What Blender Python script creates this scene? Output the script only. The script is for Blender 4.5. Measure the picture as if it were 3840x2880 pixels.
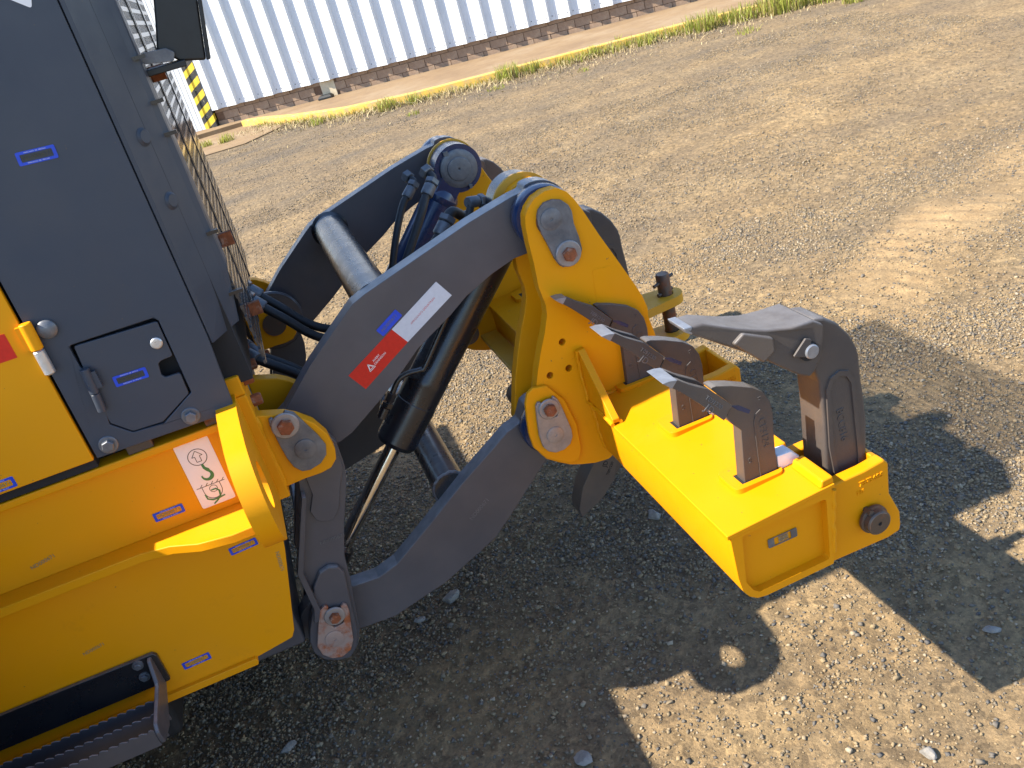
# Rear of a motor grader with its ripper / scarifier raised, on a gravel yard beside a metal shed.
# World: X towards the rear of the machine, Y across it (away from the viewer), Z up, metres.
import bpy, bmesh, math, random
import numpy as np
from mathutils import Vector, Matrix
from mathutils.geometry import tessellate_polygon

for o in list(bpy.data.objects): bpy.data.objects.remove(o)
S = bpy.context.scene
COL = S.collection
R_ = math.radians

# ------------------------------------------------------------------ camera
cd = bpy.data.cameras.new('camera'); cam = bpy.data.objects.new('camera', cd); COL.objects.link(cam)
cd.sensor_width = 36.0; cd.lens = 36.0*3300/3840; cd.clip_start = .05; cd.clip_end = 500
_r = ((0.91777,-0.31191,-0.24572),(-0.35356,-0.35966,-0.86350),(0.18096,0.87938,-0.44037))
_m = Matrix((( _r[0][0], -_r[1][0], -_r[2][0]), (_r[0][1], -_r[1][1], -_r[2][1]), (_r[0][2], -_r[1][2], -_r[2][2])))
cam.matrix_world = Matrix.Translation((0,0,1.6)) @ _m.to_quaternion().normalized().to_matrix().to_4x4()
S.camera = cam
# ------------------------------------------------------------------ sky, sun, exposure
LIGHT = Vector((1.0,.004,-1.06)).normalized()          # the way the sunlight travels
W = bpy.data.worlds.new('World'); S.world = W; W.use_nodes = True
wn = W.node_tree.nodes; wl = W.node_tree.links
sky = wn.new('ShaderNodeTexSky'); sky.sky_type = 'NISHITA'; sky.sun_disc = False
sky.sun_elevation = math.asin(-LIGHT.z); sky.sun_rotation = math.atan2(-LIGHT.x, -LIGHT.y)
sky.air_density = 1.0; sky.dust_density = .35; sky.ozone_density = 4.5
bg = wn['Background']; bg.inputs['Strength'].default_value = .15
wl.new(sky.outputs[0], bg.inputs['Color'])
sd = bpy.data.lights.new('sun','SUN'); sd.energy = 5.0; sd.angle = R_(.55); sd.color = (1,.925,.80)
sun = bpy.data.objects.new('sun', sd); COL.objects.link(sun); sun.location = (-6,2,7)
sun.rotation_euler = LIGHT.to_track_quat('-Z','Y').to_euler()
S.view_settings.view_transform = 'Standard'; S.view_settings.look = 'None'
S.view_settings.exposure = 1.30; S.view_settings.gamma = 1.0
# measured outlines, metres: (x, z) unless noted
PR = {
 'upper_arm': [(-0.133, 0.784), (-0.045, 0.865), (0.028, 0.921), (0.073, 0.955), (0.093, 0.969), (0.127, 0.982), (0.397, 1.058), (0.46, 1.072), (0.517, 1.084), (0.545, 1.087), (0.526, 0.943), (0.485, 0.942), (0.422, 0.924), (0.349, 0.894), (0.3, 0.863), (0.202, 0.812), (0.146, 0.769), (0.083, 0.725), (-0.012, 0.667), (-0.053, 0.654)],
 'lower_arm': [(-0.178, 0.238), (-0.154, 0.242), (-0.082, 0.253), (-0.025, 0.27), (0.086, 0.343), (0.202, 0.423), (0.306, 0.486), (0.349, 0.513), (0.39, 0.526), (0.435, 0.39), (0.414, 0.373), (0.38, 0.349), (0.306, 0.282), (0.242, 0.228), (0.187, 0.203), (0.076, 0.155), (-0.079, 0.118), (-0.181, 0.101)],
 'bracket': [(-0.165, 0.63), (-0.172, 0.594), (-0.246, 0.402), (-0.247, 0.294), (-0.276, 0.249), (-0.293, 0.201), (-0.295, 0.161), (-0.278, 0.132), (-0.249, 0.112), (-0.215, 0.105), (-0.185, 0.135), (-0.171, 0.169), (-0.153, 0.273), (-0.144, 0.318), (-0.134, 0.393), (-0.107, 0.474), (-0.063, 0.583), (-0.054, 0.623), (-0.052, 0.688), (-0.073, 0.734), (-0.118, 0.731)],
 'bracket_u': [(-0.146, 0.633), (-0.147, 0.586), (-0.167, 0.546), (-0.162, 0.519), (-0.147, 0.505), (-0.122, 0.504), (-0.103, 0.526), (-0.083, 0.576), (-0.059, 0.623), (-0.057, 0.688), (-0.093, 0.723)],
 'bracket_low': [(-0.258, 0.282), (-0.231, 0.35), (-0.204, 0.384), (-0.179, 0.39), (-0.157, 0.379), (-0.149, 0.357), (-0.162, 0.27), (-0.176, 0.176), (-0.193, 0.133), (-0.217, 0.11), (-0.248, 0.116), (-0.278, 0.136), (-0.294, 0.165), (-0.293, 0.205), (-0.278, 0.243)],
 'ret_bottom': [(-0.279, 0.192), (-0.253, 0.256), (-0.239, 0.288), (-0.223, 0.296), (-0.216, 0.287), (-0.228, 0.271), (-0.234, 0.246), (-0.223, 0.224), (-0.199, 0.227), (-0.19, 0.245), (-0.189, 0.275), (-0.181, 0.281), (-0.174, 0.272), (-0.174, 0.253), (-0.182, 0.218), (-0.193, 0.167), (-0.208, 0.141), (-0.233, 0.131), (-0.257, 0.138), (-0.276, 0.161)],
 'pin_lug': [(-0.196, 0.844), (-0.13, 0.827), (-0.107, 0.811), (-0.079, 0.783), (-0.061, 0.745), (-0.058, 0.705), (-0.064, 0.681), (-0.081, 0.665), (-0.107, 0.661), (-0.142, 0.663), (-0.184, 0.661), (-0.197, 0.662), (-0.2, 0.785)],
 'ret_frame': [(-0.126, 0.839), (-0.11, 0.827), (-0.102, 0.807), (-0.082, 0.759), (-0.073, 0.728), (-0.08, 0.705), (-0.098, 0.69), (-0.124, 0.684), (-0.142, 0.688), (-0.155, 0.706), (-0.161, 0.732), (-0.164, 0.764), (-0.167, 0.82), (-0.165, 0.832), (-0.158, 0.834), (-0.153, 0.827), (-0.153, 0.812)],
 'tower': [(0.509, 1.027), (0.514, 1.051), (0.525, 1.067), (0.544, 1.083), (0.57, 1.091), (0.599, 1.09), (0.621, 1.074), (0.634, 1.053), (0.648, 1.023), (0.675, 0.952), (0.708, 0.874), (0.738, 0.801), (0.75, 0.768), (0.757, 0.736), (0.755, 0.711), (0.772, 0.605), (0.715, 0.488), (0.646, 0.407), (0.573, 0.372), (0.536, 0.376), (0.501, 0.387), (0.47, 0.4), (0.441, 0.42), (0.413, 0.443), (0.399, 0.468), (0.393, 0.5), (0.426, 0.615), (0.45, 0.679), (0.469, 0.724), (0.492, 0.771), (0.507, 0.81), (0.51, 0.835), (0.504, 0.88), (0.507, 0.94), (0.507, 0.987)],
 'tower_lug': [(0.424, 0.649), (0.407, 0.639), (0.396, 0.614), (0.389, 0.569), (0.385, 0.535), (0.387, 0.492), (0.41, 0.453), (0.437, 0.43), (0.466, 0.41), (0.493, 0.409), (0.506, 0.439), (0.51, 0.51), (0.495, 0.586), (0.46, 0.641)],
 'ret_top': [(0.538, 1.043), (0.545, 1.058), (0.561, 1.069), (0.582, 1.07), (0.601, 1.063), (0.615, 1.047), (0.62, 1.03), (0.618, 1.002), (0.623, 0.968), (0.624, 0.938), (0.617, 0.922), (0.61, 0.916), (0.612, 0.933), (0.602, 0.956), (0.582, 0.959), (0.57, 0.942), (0.57, 0.924), (0.577, 0.913), (0.571, 0.91), (0.563, 0.918), (0.555, 0.936), (0.548, 0.97), (0.539, 1.003), (0.536, 1.026)],
 'ret_low': [(0.418, 0.604), (0.425, 0.612), (0.432, 0.61), (0.433, 0.598), (0.428, 0.583), (0.433, 0.567), (0.446, 0.557), (0.463, 0.558), (0.47, 0.572), (0.467, 0.59), (0.462, 0.606), (0.463, 0.611), (0.468, 0.612), (0.475, 0.601), (0.479, 0.585), (0.483, 0.56), (0.49, 0.508), (0.488, 0.487), (0.478, 0.47), (0.459, 0.461), (0.436, 0.462), (0.419, 0.473), (0.409, 0.49), (0.407, 0.523), (0.412, 0.566)],
 'tower_hole1': (0.527, 0.73),
 'tower_hole2': (0.527, 0.658),
 'tower_hole3': (0.477, 0.658),
 'top_bolt': (0.589, 0.939),
 'top_pin': (0.568, 1.029),
 'low_bolt': (0.447, 0.586),
 'low_pin': (0.446, 0.511),
 'fr_bolt': (-0.137, 0.807),
 'fr_pin': (-0.117, 0.737),
 'bot_bolt': (-0.211, 0.258),
 'bot_pin': (-0.233, 0.193),
 'tower_label': [(0.64, 0.876), (0.688, 0.871), (0.683, 0.758), (0.632, 0.768)],
 'tape_red': [(0.028, 0.809), (0.055, 0.762), (0.184, 0.837), (0.158, 0.88)],
 'tape_white': [(0.158, 0.88), (0.184, 0.837), (0.316, 0.909), (0.29, 0.953)],
 'tag_blue': [(0.123, 0.891), (0.134, 0.871), (0.19, 0.903), (0.182, 0.924)],
 'beam_end': [(0.556, 0.547), (0.571, 0.521), (0.566, 0.44), (0.571, 0.406), (0.582, 0.388), (0.598, 0.376), (0.619, 0.372), (0.771, 0.375), (0.776, 0.392), (0.786, 0.561)],
 'beam_in': [(0.587, 0.533), (0.58, 0.425), (0.592, 0.399), (0.605, 0.388), (0.725, 0.39), (0.764, 0.391), (0.77, 0.534)],
 'pocket_near': [(0.783, 0.572), (0.768, 0.389), (0.893, 0.386), (0.92, 0.392), (0.923, 0.406), (0.923, 0.437), (0.902, 0.491), (0.904, 0.571), (0.897, 0.579)],
 'end_tag': [(0.646, 0.486), (0.709, 0.483), (0.71, 0.464), (0.645, 0.463)],
 'scar_shank': [(0.657, 0.556), (0.669, 0.684), (0.652, 0.705), (0.643, 0.722), (0.658, 0.744), (0.62, 0.796), (0.633, 0.795), (0.664, 0.783), (0.704, 0.763), (0.726, 0.744), (0.737, 0.72), (0.74, 0.692), (0.735, 0.628), (0.732, 0.559)],
 'scar_blade': [(0.526, 0.851), (0.537, 0.852), (0.552, 0.85), (0.572, 0.833), (0.6, 0.815), (0.612, 0.801), (0.65, 0.753), (0.629, 0.729), (0.589, 0.781), (0.557, 0.819)],
 'rip_shank': [(0.827, 0.868), (0.851, 0.861), (0.877, 0.841), (0.901, 0.808), (0.915, 0.775), (0.918, 0.753), (0.918, 0.719), (0.921, 0.667), (0.922, 0.608), (0.923, 0.509), (0.921, 0.488), (0.819, 0.535), (0.827, 0.648), (0.828, 0.694), (0.828, 0.733), (0.819, 0.765)],
 'rip_tooth': [(0.584, 0.931), (0.582, 0.939), (0.619, 0.935), (0.678, 0.906), (0.727, 0.887), (0.773, 0.877), (0.818, 0.874), (0.838, 0.859), (0.836, 0.834), (0.826, 0.796), (0.81, 0.773), (0.799, 0.765), (0.777, 0.778), (0.705, 0.841), (0.648, 0.882)],
 'rip_groove': [(0.822, 0.552), (0.841, 0.728), (0.852, 0.741), (0.869, 0.746), (0.886, 0.741), (0.897, 0.722), (0.898, 0.688), (0.896, 0.559), (0.897, 0.531)],
 'rip_pin': [(0.801, 0.819)],
 'panel': [(-0.492, 0.905), (-0.246, 0.9), (-0.243, 0.91), (-0.213, 0.912), (-0.211, 0.919), (-0.203, 1.065)],
 'door_hole': [(-0.44, 1.138), (-0.281, 1.136), (-0.274, 1.129), (-0.276, 0.968), (-0.283, 0.965), (-0.348, 0.927), (-0.409, 0.931), (-0.441, 0.963), (-0.429, 1.045), (-0.427, 1.055), (-0.426, 1.085), (-0.44, 1.089)],
 'door': [(-0.433, 1.134), (-0.284, 1.128), (-0.277, 1.127), (-0.278, 1.052), (-0.301, 1.051), (-0.309, 1.047), (-0.313, 1.023), (-0.308, 1.016), (-0.279, 1.015), (-0.281, 0.968), (-0.349, 0.93), (-0.408, 0.933), (-0.439, 0.965), (-0.441, 1.049), (-0.436, 1.086)],
 'lock': [(-0.295, 1.088)],
 'hinge': [(-0.433, 1.089), (-0.45, 0.998)],
 'hinge_y': [(-0.487, 1.207), (-0.488, 1.154), (-0.488, 1.102)],
 'rub': [(-0.459, 1.182)],
 'bolt1': [(-0.296, 0.922)],
 'bolt2': [(-0.461, 0.925)],
 'tag_door': [(-0.397, 1.054), (-0.398, 1.029), (-0.334, 1.03), (-0.334, 1.049)],
 'tag_panel': [(-0.371, 1.487), (-0.373, 1.463), (-0.308, 1.46), (-0.306, 1.482)],
 'tag_yellow': [(-0.707, 0.936), (-0.714, 0.908), (-0.643, 0.914), (-0.642, 0.931)],
 'tag_rail': [(-0.458, 0.734), (-0.458, 0.709), (-0.394, 0.713), (-0.395, 0.73)],
 'tag_skirt1': [(-0.355, 0.581), (-0.352, 0.56), (-0.291, 0.564), (-0.29, 0.582)],
 'tag_skirt2': [(-0.557, 0.345), (-0.557, 0.324), (-0.493, 0.327), (-0.493, 0.345)],
 'red_refl': [(-0.549, 1.201), (-0.528, 1.198), (-0.527, 1.15), (-0.574, 1.15)],
 'lamp': [(-0.044, 1.655), (0.012, 1.64), (-0.013, 1.537), (-0.04, 1.542), (-0.062, 1.535), (-0.122, 1.548), (-0.124, 1.564), (-0.095, 1.576), (-0.076, 1.627)],
 'skirt': [(-0.866, 0.66), (-0.504, 0.656), (-0.277, 0.635), (-0.216, 0.637), (-0.243, 0.526), (-0.301, 0.309), (-0.307, 0.296), (-0.322, 0.288), (-0.407, 0.277), (-0.625, 0.274), (-1.056, 0.283)],
 'stepbolts': [(-0.631, 0.394), (-0.631, 0.359)],
 'tube_u': [(0.148, 0.938)],
 'tube_l': [(0.174, 0.391)],
 'hose_u': [(-0.17, 0.963), (-0.151, 0.949), (-0.13, 0.926), (-0.102, 0.894), (-0.066, 0.854), (-0.028, 0.807), (0.004, 0.781), (0.041, 0.765)],
 'hose_l': [(-0.207, 0.847), (-0.182, 0.849), (-0.17, 0.841), (-0.116, 0.797), (-0.086, 0.774), (-0.059, 0.741)],
 'hose_m': [(-0.208, 0.835), (-0.18, 0.837), (-0.166, 0.822), (-0.117, 0.786), (-0.081, 0.756), (-0.056, 0.723)],
 'hose_a': [(0.405, 1.058), (0.413, 1.047), (0.397, 1.032), (0.363, 1.007), (0.332, 0.968), (0.301, 0.919), (0.271, 0.864), (0.242, 0.803), (0.203, 0.73)],
 'hose_b': [(0.454, 1.065), (0.462, 1.05), (0.444, 1.032), (0.419, 1.011), (0.394, 0.98), (0.348, 0.923), (0.305, 0.873), (0.259, 0.815), (0.219, 0.763)],
 'hose_c': [(0.456, 0.994), (0.438, 1.015), (0.424, 1.027), (0.41, 1.025), (0.391, 1.007), (0.373, 0.991), (0.346, 0.97), (0.327, 0.952)],
 'hose_d': [(0.504, 1.025), (0.484, 1.041), (0.47, 1.045), (0.46, 1.033), (0.448, 1.016), (0.435, 0.999)],
 'tube_hard': [(0.308, 0.843), (0.215, 0.735), (0.2, 0.727), (0.169, 0.73), (0.143, 0.725), (0.122, 0.704), (0.094, 0.667)],
 'fitting': [(0.106, 0.686), (0.082, 0.658)],
 'barrel_end': [(0.084, 0.515)],
}
# ------------------------------------------------------------------ materials
def newmat(name):
    m = bpy.data.materials.new(name); m.use_nodes = True
    nt = m.node_tree; b = nt.nodes['Principled BSDF']
    return m, nt, b
def N(nt, t, **kw):
    n = nt.nodes.new(t)
    for k, v in kw.items():
        if hasattr(n, k): setattr(n, k, v)
        else: n.inputs[k.replace('_',' ')].default_value = v
    return n
def L(nt, a, b): nt.links.new(a, b)
def coords(nt, scale=(1,1,1)):
    tc = nt.nodes.new('ShaderNodeTexCoord'); mp = nt.nodes.new('ShaderNodeMapping'); mp.inputs['Scale'].default_value = scale
    L(nt, tc.outputs['Object'], mp.inputs['Vector']); return mp.outputs[0]
def noise(nt, vec, scale, detail=6, rough=.6):
    n = nt.nodes.new('ShaderNodeTexNoise'); n.inputs['Scale'].default_value = scale; n.inputs['Detail'].default_value = detail; n.inputs['Roughness'].default_value = rough
    L(nt, vec, n.inputs['Vector']); return n.outputs['Fac']
def ramp(nt, fac, stops):
    r = nt.nodes.new('ShaderNodeValToRGB'); e = r.color_ramp.elements
    while len(e) < len(stops): e.new(.5)
    for i, (p, c) in enumerate(stops):
        e[i].position = p; e[i].color = (*c, 1) if len(c) == 3 else c
    L(nt, fac, r.inputs[0]); return r.outputs[0]
def mix(nt, fac, a, b, mode='MIX'):
    m = nt.nodes.new('ShaderNodeMix'); m.data_type = 'RGBA'; m.blend_type = mode
    for s, v in ((m.inputs[0], fac), (m.inputs[6], a), (m.inputs[7], b)):
        if hasattr(v, 'is_linked'): L(nt, v, s)
        elif isinstance(v, (int, float)): s.default_value = v
        else: s.default_value = (*v, 1)
    return m.outputs[2]
def bump(nt, b, h, strength=.2, dist=.002):
    n = nt.nodes.new('ShaderNodeBump'); n.inputs['Strength'].default_value = strength; n.inputs['Distance'].default_value = dist
    L(nt, h, n.inputs['Height']); L(nt, n.outputs[0], b.inputs['Normal'])

def paint(name, col, rough=.38, dust=(.42,.32,.2), dust_amt=.28, coat=.15, worn=.0, peel=.06, toplight_dust=.0, toplight_dust_col=(.34,.33,.32), spec=.35):
    """painted steel: base colour with faint dust film, scuffs and orange peel"""
    m, nt, b = newmat(name); v = coords(nt)
    big = noise(nt, v, 3.2, 5); fine = noise(nt, v, 60, 6, .7)
    d = ramp(nt, big, [(.42,(0,0,0)),(.75,(dust_amt,)*3)])
    c = mix(nt, d, col, dust)
    sp = ramp(nt, fine, [(.62,(0,0,0)),(.8,(.10+worn,)*3)])
    c = mix(nt, sp, c, dust)
    gk = ramp(nt, noise(nt, v, 7.5, 10, .78), [(.60,(0,0,0)),(.78,(.34,)*3)])           # grimy smears
    c = mix(nt, gk, c, tuple(x*.42+.02 for x in col))
    chip = ramp(nt, noise(nt, v, 95, 3, .5), [(.735,(0,0,0)),(.76,(.8,)*3)])              # tiny chips
    c = mix(nt, chip, c, (.10,.075,.055))
    scr = noise(nt, coords(nt, (4,40,90)), 3.0, 8, .75)
    sc = ramp(nt, scr, [(.66,(0,0,0)),(.74,(.16+worn,)*3)])
    c = mix(nt, sc, c, tuple(min(1, x*1.5+.05) for x in col))
    if toplight_dust:                                                   # level tops: sunlit brightness put into the colour, plus some dust
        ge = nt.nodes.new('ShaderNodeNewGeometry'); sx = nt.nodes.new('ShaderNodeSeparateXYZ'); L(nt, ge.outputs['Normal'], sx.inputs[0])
        up = ramp(nt, sx.outputs['Z'], [(.55,(0,0,0)),(.95,(toplight_dust,)*3)])
        c = mix(nt, mix(nt, 1, up, ramp(nt, noise(nt, v, 26, 6), [(.3,(.4,.4,.4)),(.65,(1,1,1))]), 'MULTIPLY'), c, toplight_dust_col)
    L(nt, c, b.inputs['Base Color'])
    r = ramp(nt, noise(nt, v, 14, 6), [(.3,(rough-.07,)*3),(.7,(rough+.16,)*3)])
    L(nt, r, b.inputs['Roughness']); b.inputs['Coat Weight'].default_value = coat; b.inputs['Coat Roughness'].default_value = .25
    b.inputs['Specular IOR Level'].default_value = spec
    bump(nt, b, noise(nt, v, 220, 2), peel, .0006)
    return m
def metal(name, col, col2, metallic=.7, rough=.45, scale=25, bmp=.25, dist=.0008):
    m, nt, b = newmat(name); v = coords(nt)
    f = noise(nt, v, scale, 8, .7)
    L(nt, ramp(nt, f, [(.3,col),(.7,col2)]), b.inputs['Base Color'])
    b.inputs['Metallic'].default_value = metallic
    L(nt, ramp(nt, noise(nt, v, scale*1.7, 5), [(.3,(rough-.1,)*3),(.7,(rough+.15,)*3)]), b.inputs['Roughness'])
    bump(nt, b, noise(nt, v, scale*8, 4), bmp, dist)
    return m
def rusty(name, base, rust, cover, metallic=.3, scale=18):
    m, nt, b = newmat(name); v = coords(nt)
    f = noise(nt, v, scale, 8, .7)
    k = ramp(nt, f, [(max(0,cover-.08),(1,1,1)),(min(1,cover+.06),(0,0,0))])
    rc = ramp(nt, noise(nt, v, 90, 6), [(.3,rust),(.7,tuple(x*2.1 for x in rust))])
    L(nt, mix(nt, k, base, rc), b.inputs['Base Color']); b.inputs['Metallic'].default_value = metallic
    L(nt, ramp(nt, k, [(0,(.42,)*3),(1,(.85,)*3)]), b.inputs['Roughness'])
    bump(nt, b, noise(nt, v, 160, 5), .35, .001)
    return m
def flat(name, col, rough=.5, metallic=0, var=.12, scale=40):
    m, nt, b = newmat(name); v = coords(nt)
    f = noise(nt, v, scale, 5)
    L(nt, ramp(nt, f, [(.25,tuple(x*(1-var) for x in col)),(.75,tuple(min(1,x*(1+var)) for x in col))]), b.inputs['Base Color'])
    b.inputs['Roughness'].default_value = rough; b.inputs['Metallic'].default_value = metallic
    return m

M = {}
M['yellow'] = paint('yellow_paint', (.72,.292,.001), .46, dust=(.62,.27,.02), dust_amt=.22, coat=.0, spec=.2)
M['yellow_beam'] = paint('yellow_paint_fresh', (.68,.262,.001), .45, dust=(.60,.25,.012), dust_amt=.14, coat=.0, spec=.2)
M['grey'] = paint('dark_grey_paint', (.066,.064,.072), .36, dust=(.125,.112,.112), dust_amt=.6, coat=.25, toplight_dust=.75)
M['panel'] = paint('charcoal_panel_paint', (.040,.048,.064), .44, dust=(.07,.075,.085), dust_amt=.35, coat=.05, peel=.12)
M['black'] = paint('black_paint', (.010,.011,.015), .24, dust=(.08,.065,.05), dust_amt=.2, coat=.5, toplight_dust=.35)
M['skyblack'] = paint('black_paint_sky_tint', (.010,.026,.080), .18, dust=(.06,.06,.06), dust_amt=.15, coat=.6, toplight_dust=.4)  # blue of the reflected sky put into the black paint's colour
M['dark'] = flat('dark_interior', (.012,.012,.013), .8)
M['zinc'] = metal('zinc_plated_steel', (.085,.092,.108), (.20,.205,.215), .45, .42, 22, .25)
M['washer'] = metal('washer_steel', (.24,.22,.21), (.36,.32,.29), .4, .45, 40)
M['rust'] = rusty('rusty_bolt', (.30,.20,.15), (.16,.05,.018), .62, .2, 60)
M['rustplate'] = rusty('half_rusted_plate', (.33,.25,.215), (.20,.062,.022), .53, .2, 16)
M['cast'] = paint('cast_steel', (.062,.052,.048), .46, dust=(.15,.115,.085), dust_amt=.6, coat=.05, worn=.05, peel=.5, toplight_dust=.28)
M['edge'] = metal('bright_ground_steel', (.20,.21,.23), (.34,.35,.37), .5, .38, 30)
M['chrome'] = metal('chrome_rod', (.55,.52,.48), (.7,.67,.62), 1.0, .16, 12, .05)
M['pin'] = rusty('brown_steel_pin', (.085,.066,.054), (.13,.05,.02), .45, .4, 20)
M['rubber'] = flat('hose_rubber', (.016,.015,.015), .55, 0, .4)
M['fitting'] = metal('grey_hose_fitting', (.095,.10,.11), (.17,.172,.18), .35, .42, 50)
M['glassblk'] = flat('black_plastic', (.011,.012,.012), .45, 0, .3)
M['tag_blue'] = flat('blue_sticker', (.006,.055,.52), .35, 0, .15)
M['tag_ink'] = flat('etched_grey_marking', (.28,.22,.12), .5)
M['ink_dark'] = flat('dark_ink', (.06,.055,.03), .5)
M['red'] = flat('red_reflective_sheet', (.56,.012,.008), .3, 0, .1, 120)
M['white_refl'] = flat('white_reflective_sheet', (.56,.57,.60), .32, 0, .06, 120)
M['sticker'] = flat('white_sticker', (.78,.74,.70), .4, 0, .03)
M['green'] = flat('green_print', (.05,.19,.06), .45)
M['white_block'] = flat('white_plastic_wedge', (.70,.71,.72), .45)
M['silver'] = metal('silver_knob', (.5,.5,.5), (.6,.6,.6), .7, .35, 40)
M['tyre'] = flat('tyre_rubber', (.02,.019,.018), .8, 0, .4)
M['hitch'] = paint('dusty_yellow_paint', (.58,.28,.012), .5, dust=(.42,.30,.10), dust_amt=.5, coat=0)

# ------------------------------------------------------------------ object helpers
def link(name, me, mat, parent=None, bevel=0, ang=38):
    mats = mat if isinstance(mat, (list, tuple)) else [mat]
    for x in mats:
        me.materials.append(M[x] if isinstance(x, str) else x)
    me.polygons.foreach_set('use_smooth', [bool(ang)]*len(me.polygons))
    if ang: me.set_sharp_from_angle(angle=R_(ang))
    o = bpy.data.objects.new(name, me); COL.objects.link(o)
    if bevel:
        b = o.modifiers.new('bevel','BEVEL'); b.width = bevel; b.segments = 2; b.limit_method = 'ANGLE'; b.angle_limit = R_(40); b.harden_normals = True
    if parent is not None: attach(o, parent)
    return o
def attach(o, parent):
    o.parent = parent; o.matrix_parent_inverse = world_of(parent).inverted()
def world_of(o):
    m = Matrix.Translation(o.location) @ o.rotation_euler.to_matrix().to_4x4()
    if o.parent is not None: m = world_of(o.parent) @ o.matrix_parent_inverse @ m
    return m
def thing(name, label, cat, loc=(0,0,0), group=None):
    o = bpy.data.objects.new(name, None); COL.objects.link(o); o.location = loc; o.empty_display_size = .1
    return tag(o, label, cat, group)
def tag(o, label, cat=None, group=None):
    o['label'] = label
    if cat: o['category'] = cat
    if group: o['group'] = group
    return o
class MB:
    """collects shapes; build() links them as one mesh object"""
    def __init__(s): s.v = []; s.f = []; s.mi = []
    def add(s, v, f, mi=0):
        k = len(s.v); s.v += [tuple(p) for p in v]; s.f += [tuple(i+k for i in q) for q in f]; s.mi += [mi]*len(f); return s
    def box(s, x0, x1, y0, y1, z0, z1, mi=0):
        v = [(x,y,z) for x in (x0,x1) for y in (y0,y1) for z in (z0,z1)]
        return s.add(v, [(0,1,3,2),(4,6,7,5),(0,4,5,1),(2,3,7,6),(0,2,6,4),(1,5,7,3)], mi)
    def prism(s, poly, y0, y1, holes=(), axis='y', mi=0):
        """extrude an outline; axis y: outline in x,z; axis x: outline in y,z; axis z: outline in x,y"""
        P3 = {'y': lambda a,b,t:(a,t,b), 'x': lambda a,b,t:(t,a,b), 'z': lambda a,b,t:(a,b,t)}[axis]
        loops = [list(poly)] + [list(h) for h in holes]
        v = []; f = []
        for t in (y0, y1):
            for lp in loops: v += [P3(a,b,t) for a,b in lp]
        n = sum(map(len, loops))
        if len(loops) == 1:
            f.append(tuple(range(n))); f.append(tuple(range(2*n-1, n-1, -1)))
        else:
            tri = tessellate_polygon([[Vector((a,b,0)) for a,b in lp] for lp in loops])
            f += [tuple(t) for t in tri]; f += [tuple(i+n for i in reversed(t)) for t in tri]
        k = 0
        for lp in loops:
            m = len(lp)
            for i in range(m):
                j = (i+1) % m
                f.append((k+i, k+i+n, k+j+n, k+j))
            k += m
        return s.add(v, f, mi)
    def lathe(s, p0, p1, prof, n=28, mi=0):
        """prof: list of (t along p0->p1 in metres, radius)"""
        p0 = Vector(p0); d = (Vector(p1)-p0).normalized(); a = d.orthogonal().normalized(); b = d.cross(a)
        v = []; f = []
        for t, r in prof:
            for i in range(n):
                w = 2*math.pi*i/n; v.append(p0 + d*t + (a*math.cos(w)+b*math.sin(w))*r)
        for k in range(len(prof)-1):
            for i in range(n):
                j = (i+1) % n; f.append((k*n+i, k*n+j, (k+1)*n+j, (k+1)*n+i))
        f.append(tuple(range(n-1,-1,-1))); f.append(tuple(range((len(prof)-1)*n, len(prof)*n)))
        return s.add(v, f, mi)
    def cyl(s, p0, p1, r, n=28, ch=0, mi=0):
        h = (Vector(p1)-Vector(p0)).length
        pr = [(0,r),(h,r)] if not ch else [(0,r-ch),(ch,r),(h-ch,r),(h,r-ch)]
        return s.lathe(p0, p1, pr, n, mi)
    def tube(s, pts, r, n=12, sub=6, mi=0, rad=None):
        P = [Vector(p) for p in pts]; Q = []; RR = []
        for i in range(len(P)-1):
            a = P[max(0,i-1)]; b = P[i]; c = P[i+1]; d = P[min(len(P)-1,i+2)]
            for k in range(sub):
                t = k/sub
                Q.append(.5*((2*b)+(c-a)*t+(2*a-5*b+4*c-d)*t*t+(3*b-a-3*c+d)*t**3))
        Q.append(P[-1])
        v = []; f = []; nrm = None
        for i, q in enumerate(Q):
            t = (Q[min(i+1,len(Q)-1)]-Q[max(i-1,0)]).normalized()
            nrm = t.orthogonal().normalized() if nrm is None else (nrm - t*nrm.dot(t)).normalized()
            b = t.cross(nrm)
            for k in range(n):
                w = 2*math.pi*k/n; v.append(q + (nrm*math.cos(w)+b*math.sin(w))*r)
        for i in range(len(Q)-1):
            for k in range(n):
                j = (k+1) % n; f.append((i*n+k, i*n+j, (i+1)*n+j, (i+1)*n+k))
        f.append(tuple(range(n-1,-1,-1))); f.append(tuple(range((len(Q)-1)*n, len(Q)*n)))
        return s.add(v, f, mi)
    def hexbolt(s, c, r, h, d=(0,-1,0), mi=0, wr=0, wh=.003, wmi=0, rot=.3):
        c = Vector(c); d = Vector(d).normalized()
        if wr: s.lathe(c, c+d*wh, [(0,wr),(wh*.6,wr),(wh,wr*.93)], 28, wmi); c = c + d*wh
        a = d.orthogonal().normalized(); a.rotate(Matrix.Rotation(rot, 3, d)); b = d.cross(a)
        v = []; 
        for t, rr in ((0,r),(h*.85,r),(h,r*.86)):
            for i in range(6):
                w = math.pi*i/3; v.append(c + d*t + (a*math.cos(w)+b*math.sin(w))*rr)
        f = [(k*6+i, k*6+(i+1)%6, (k+1)*6+(i+1)%6, (k+1)*6+i) for k in range(2) for i in range(6)]
        f += [(5,4,3,2,1,0), (12,13,14,15,16,17)]
        return s.add(v, f, mi)
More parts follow.
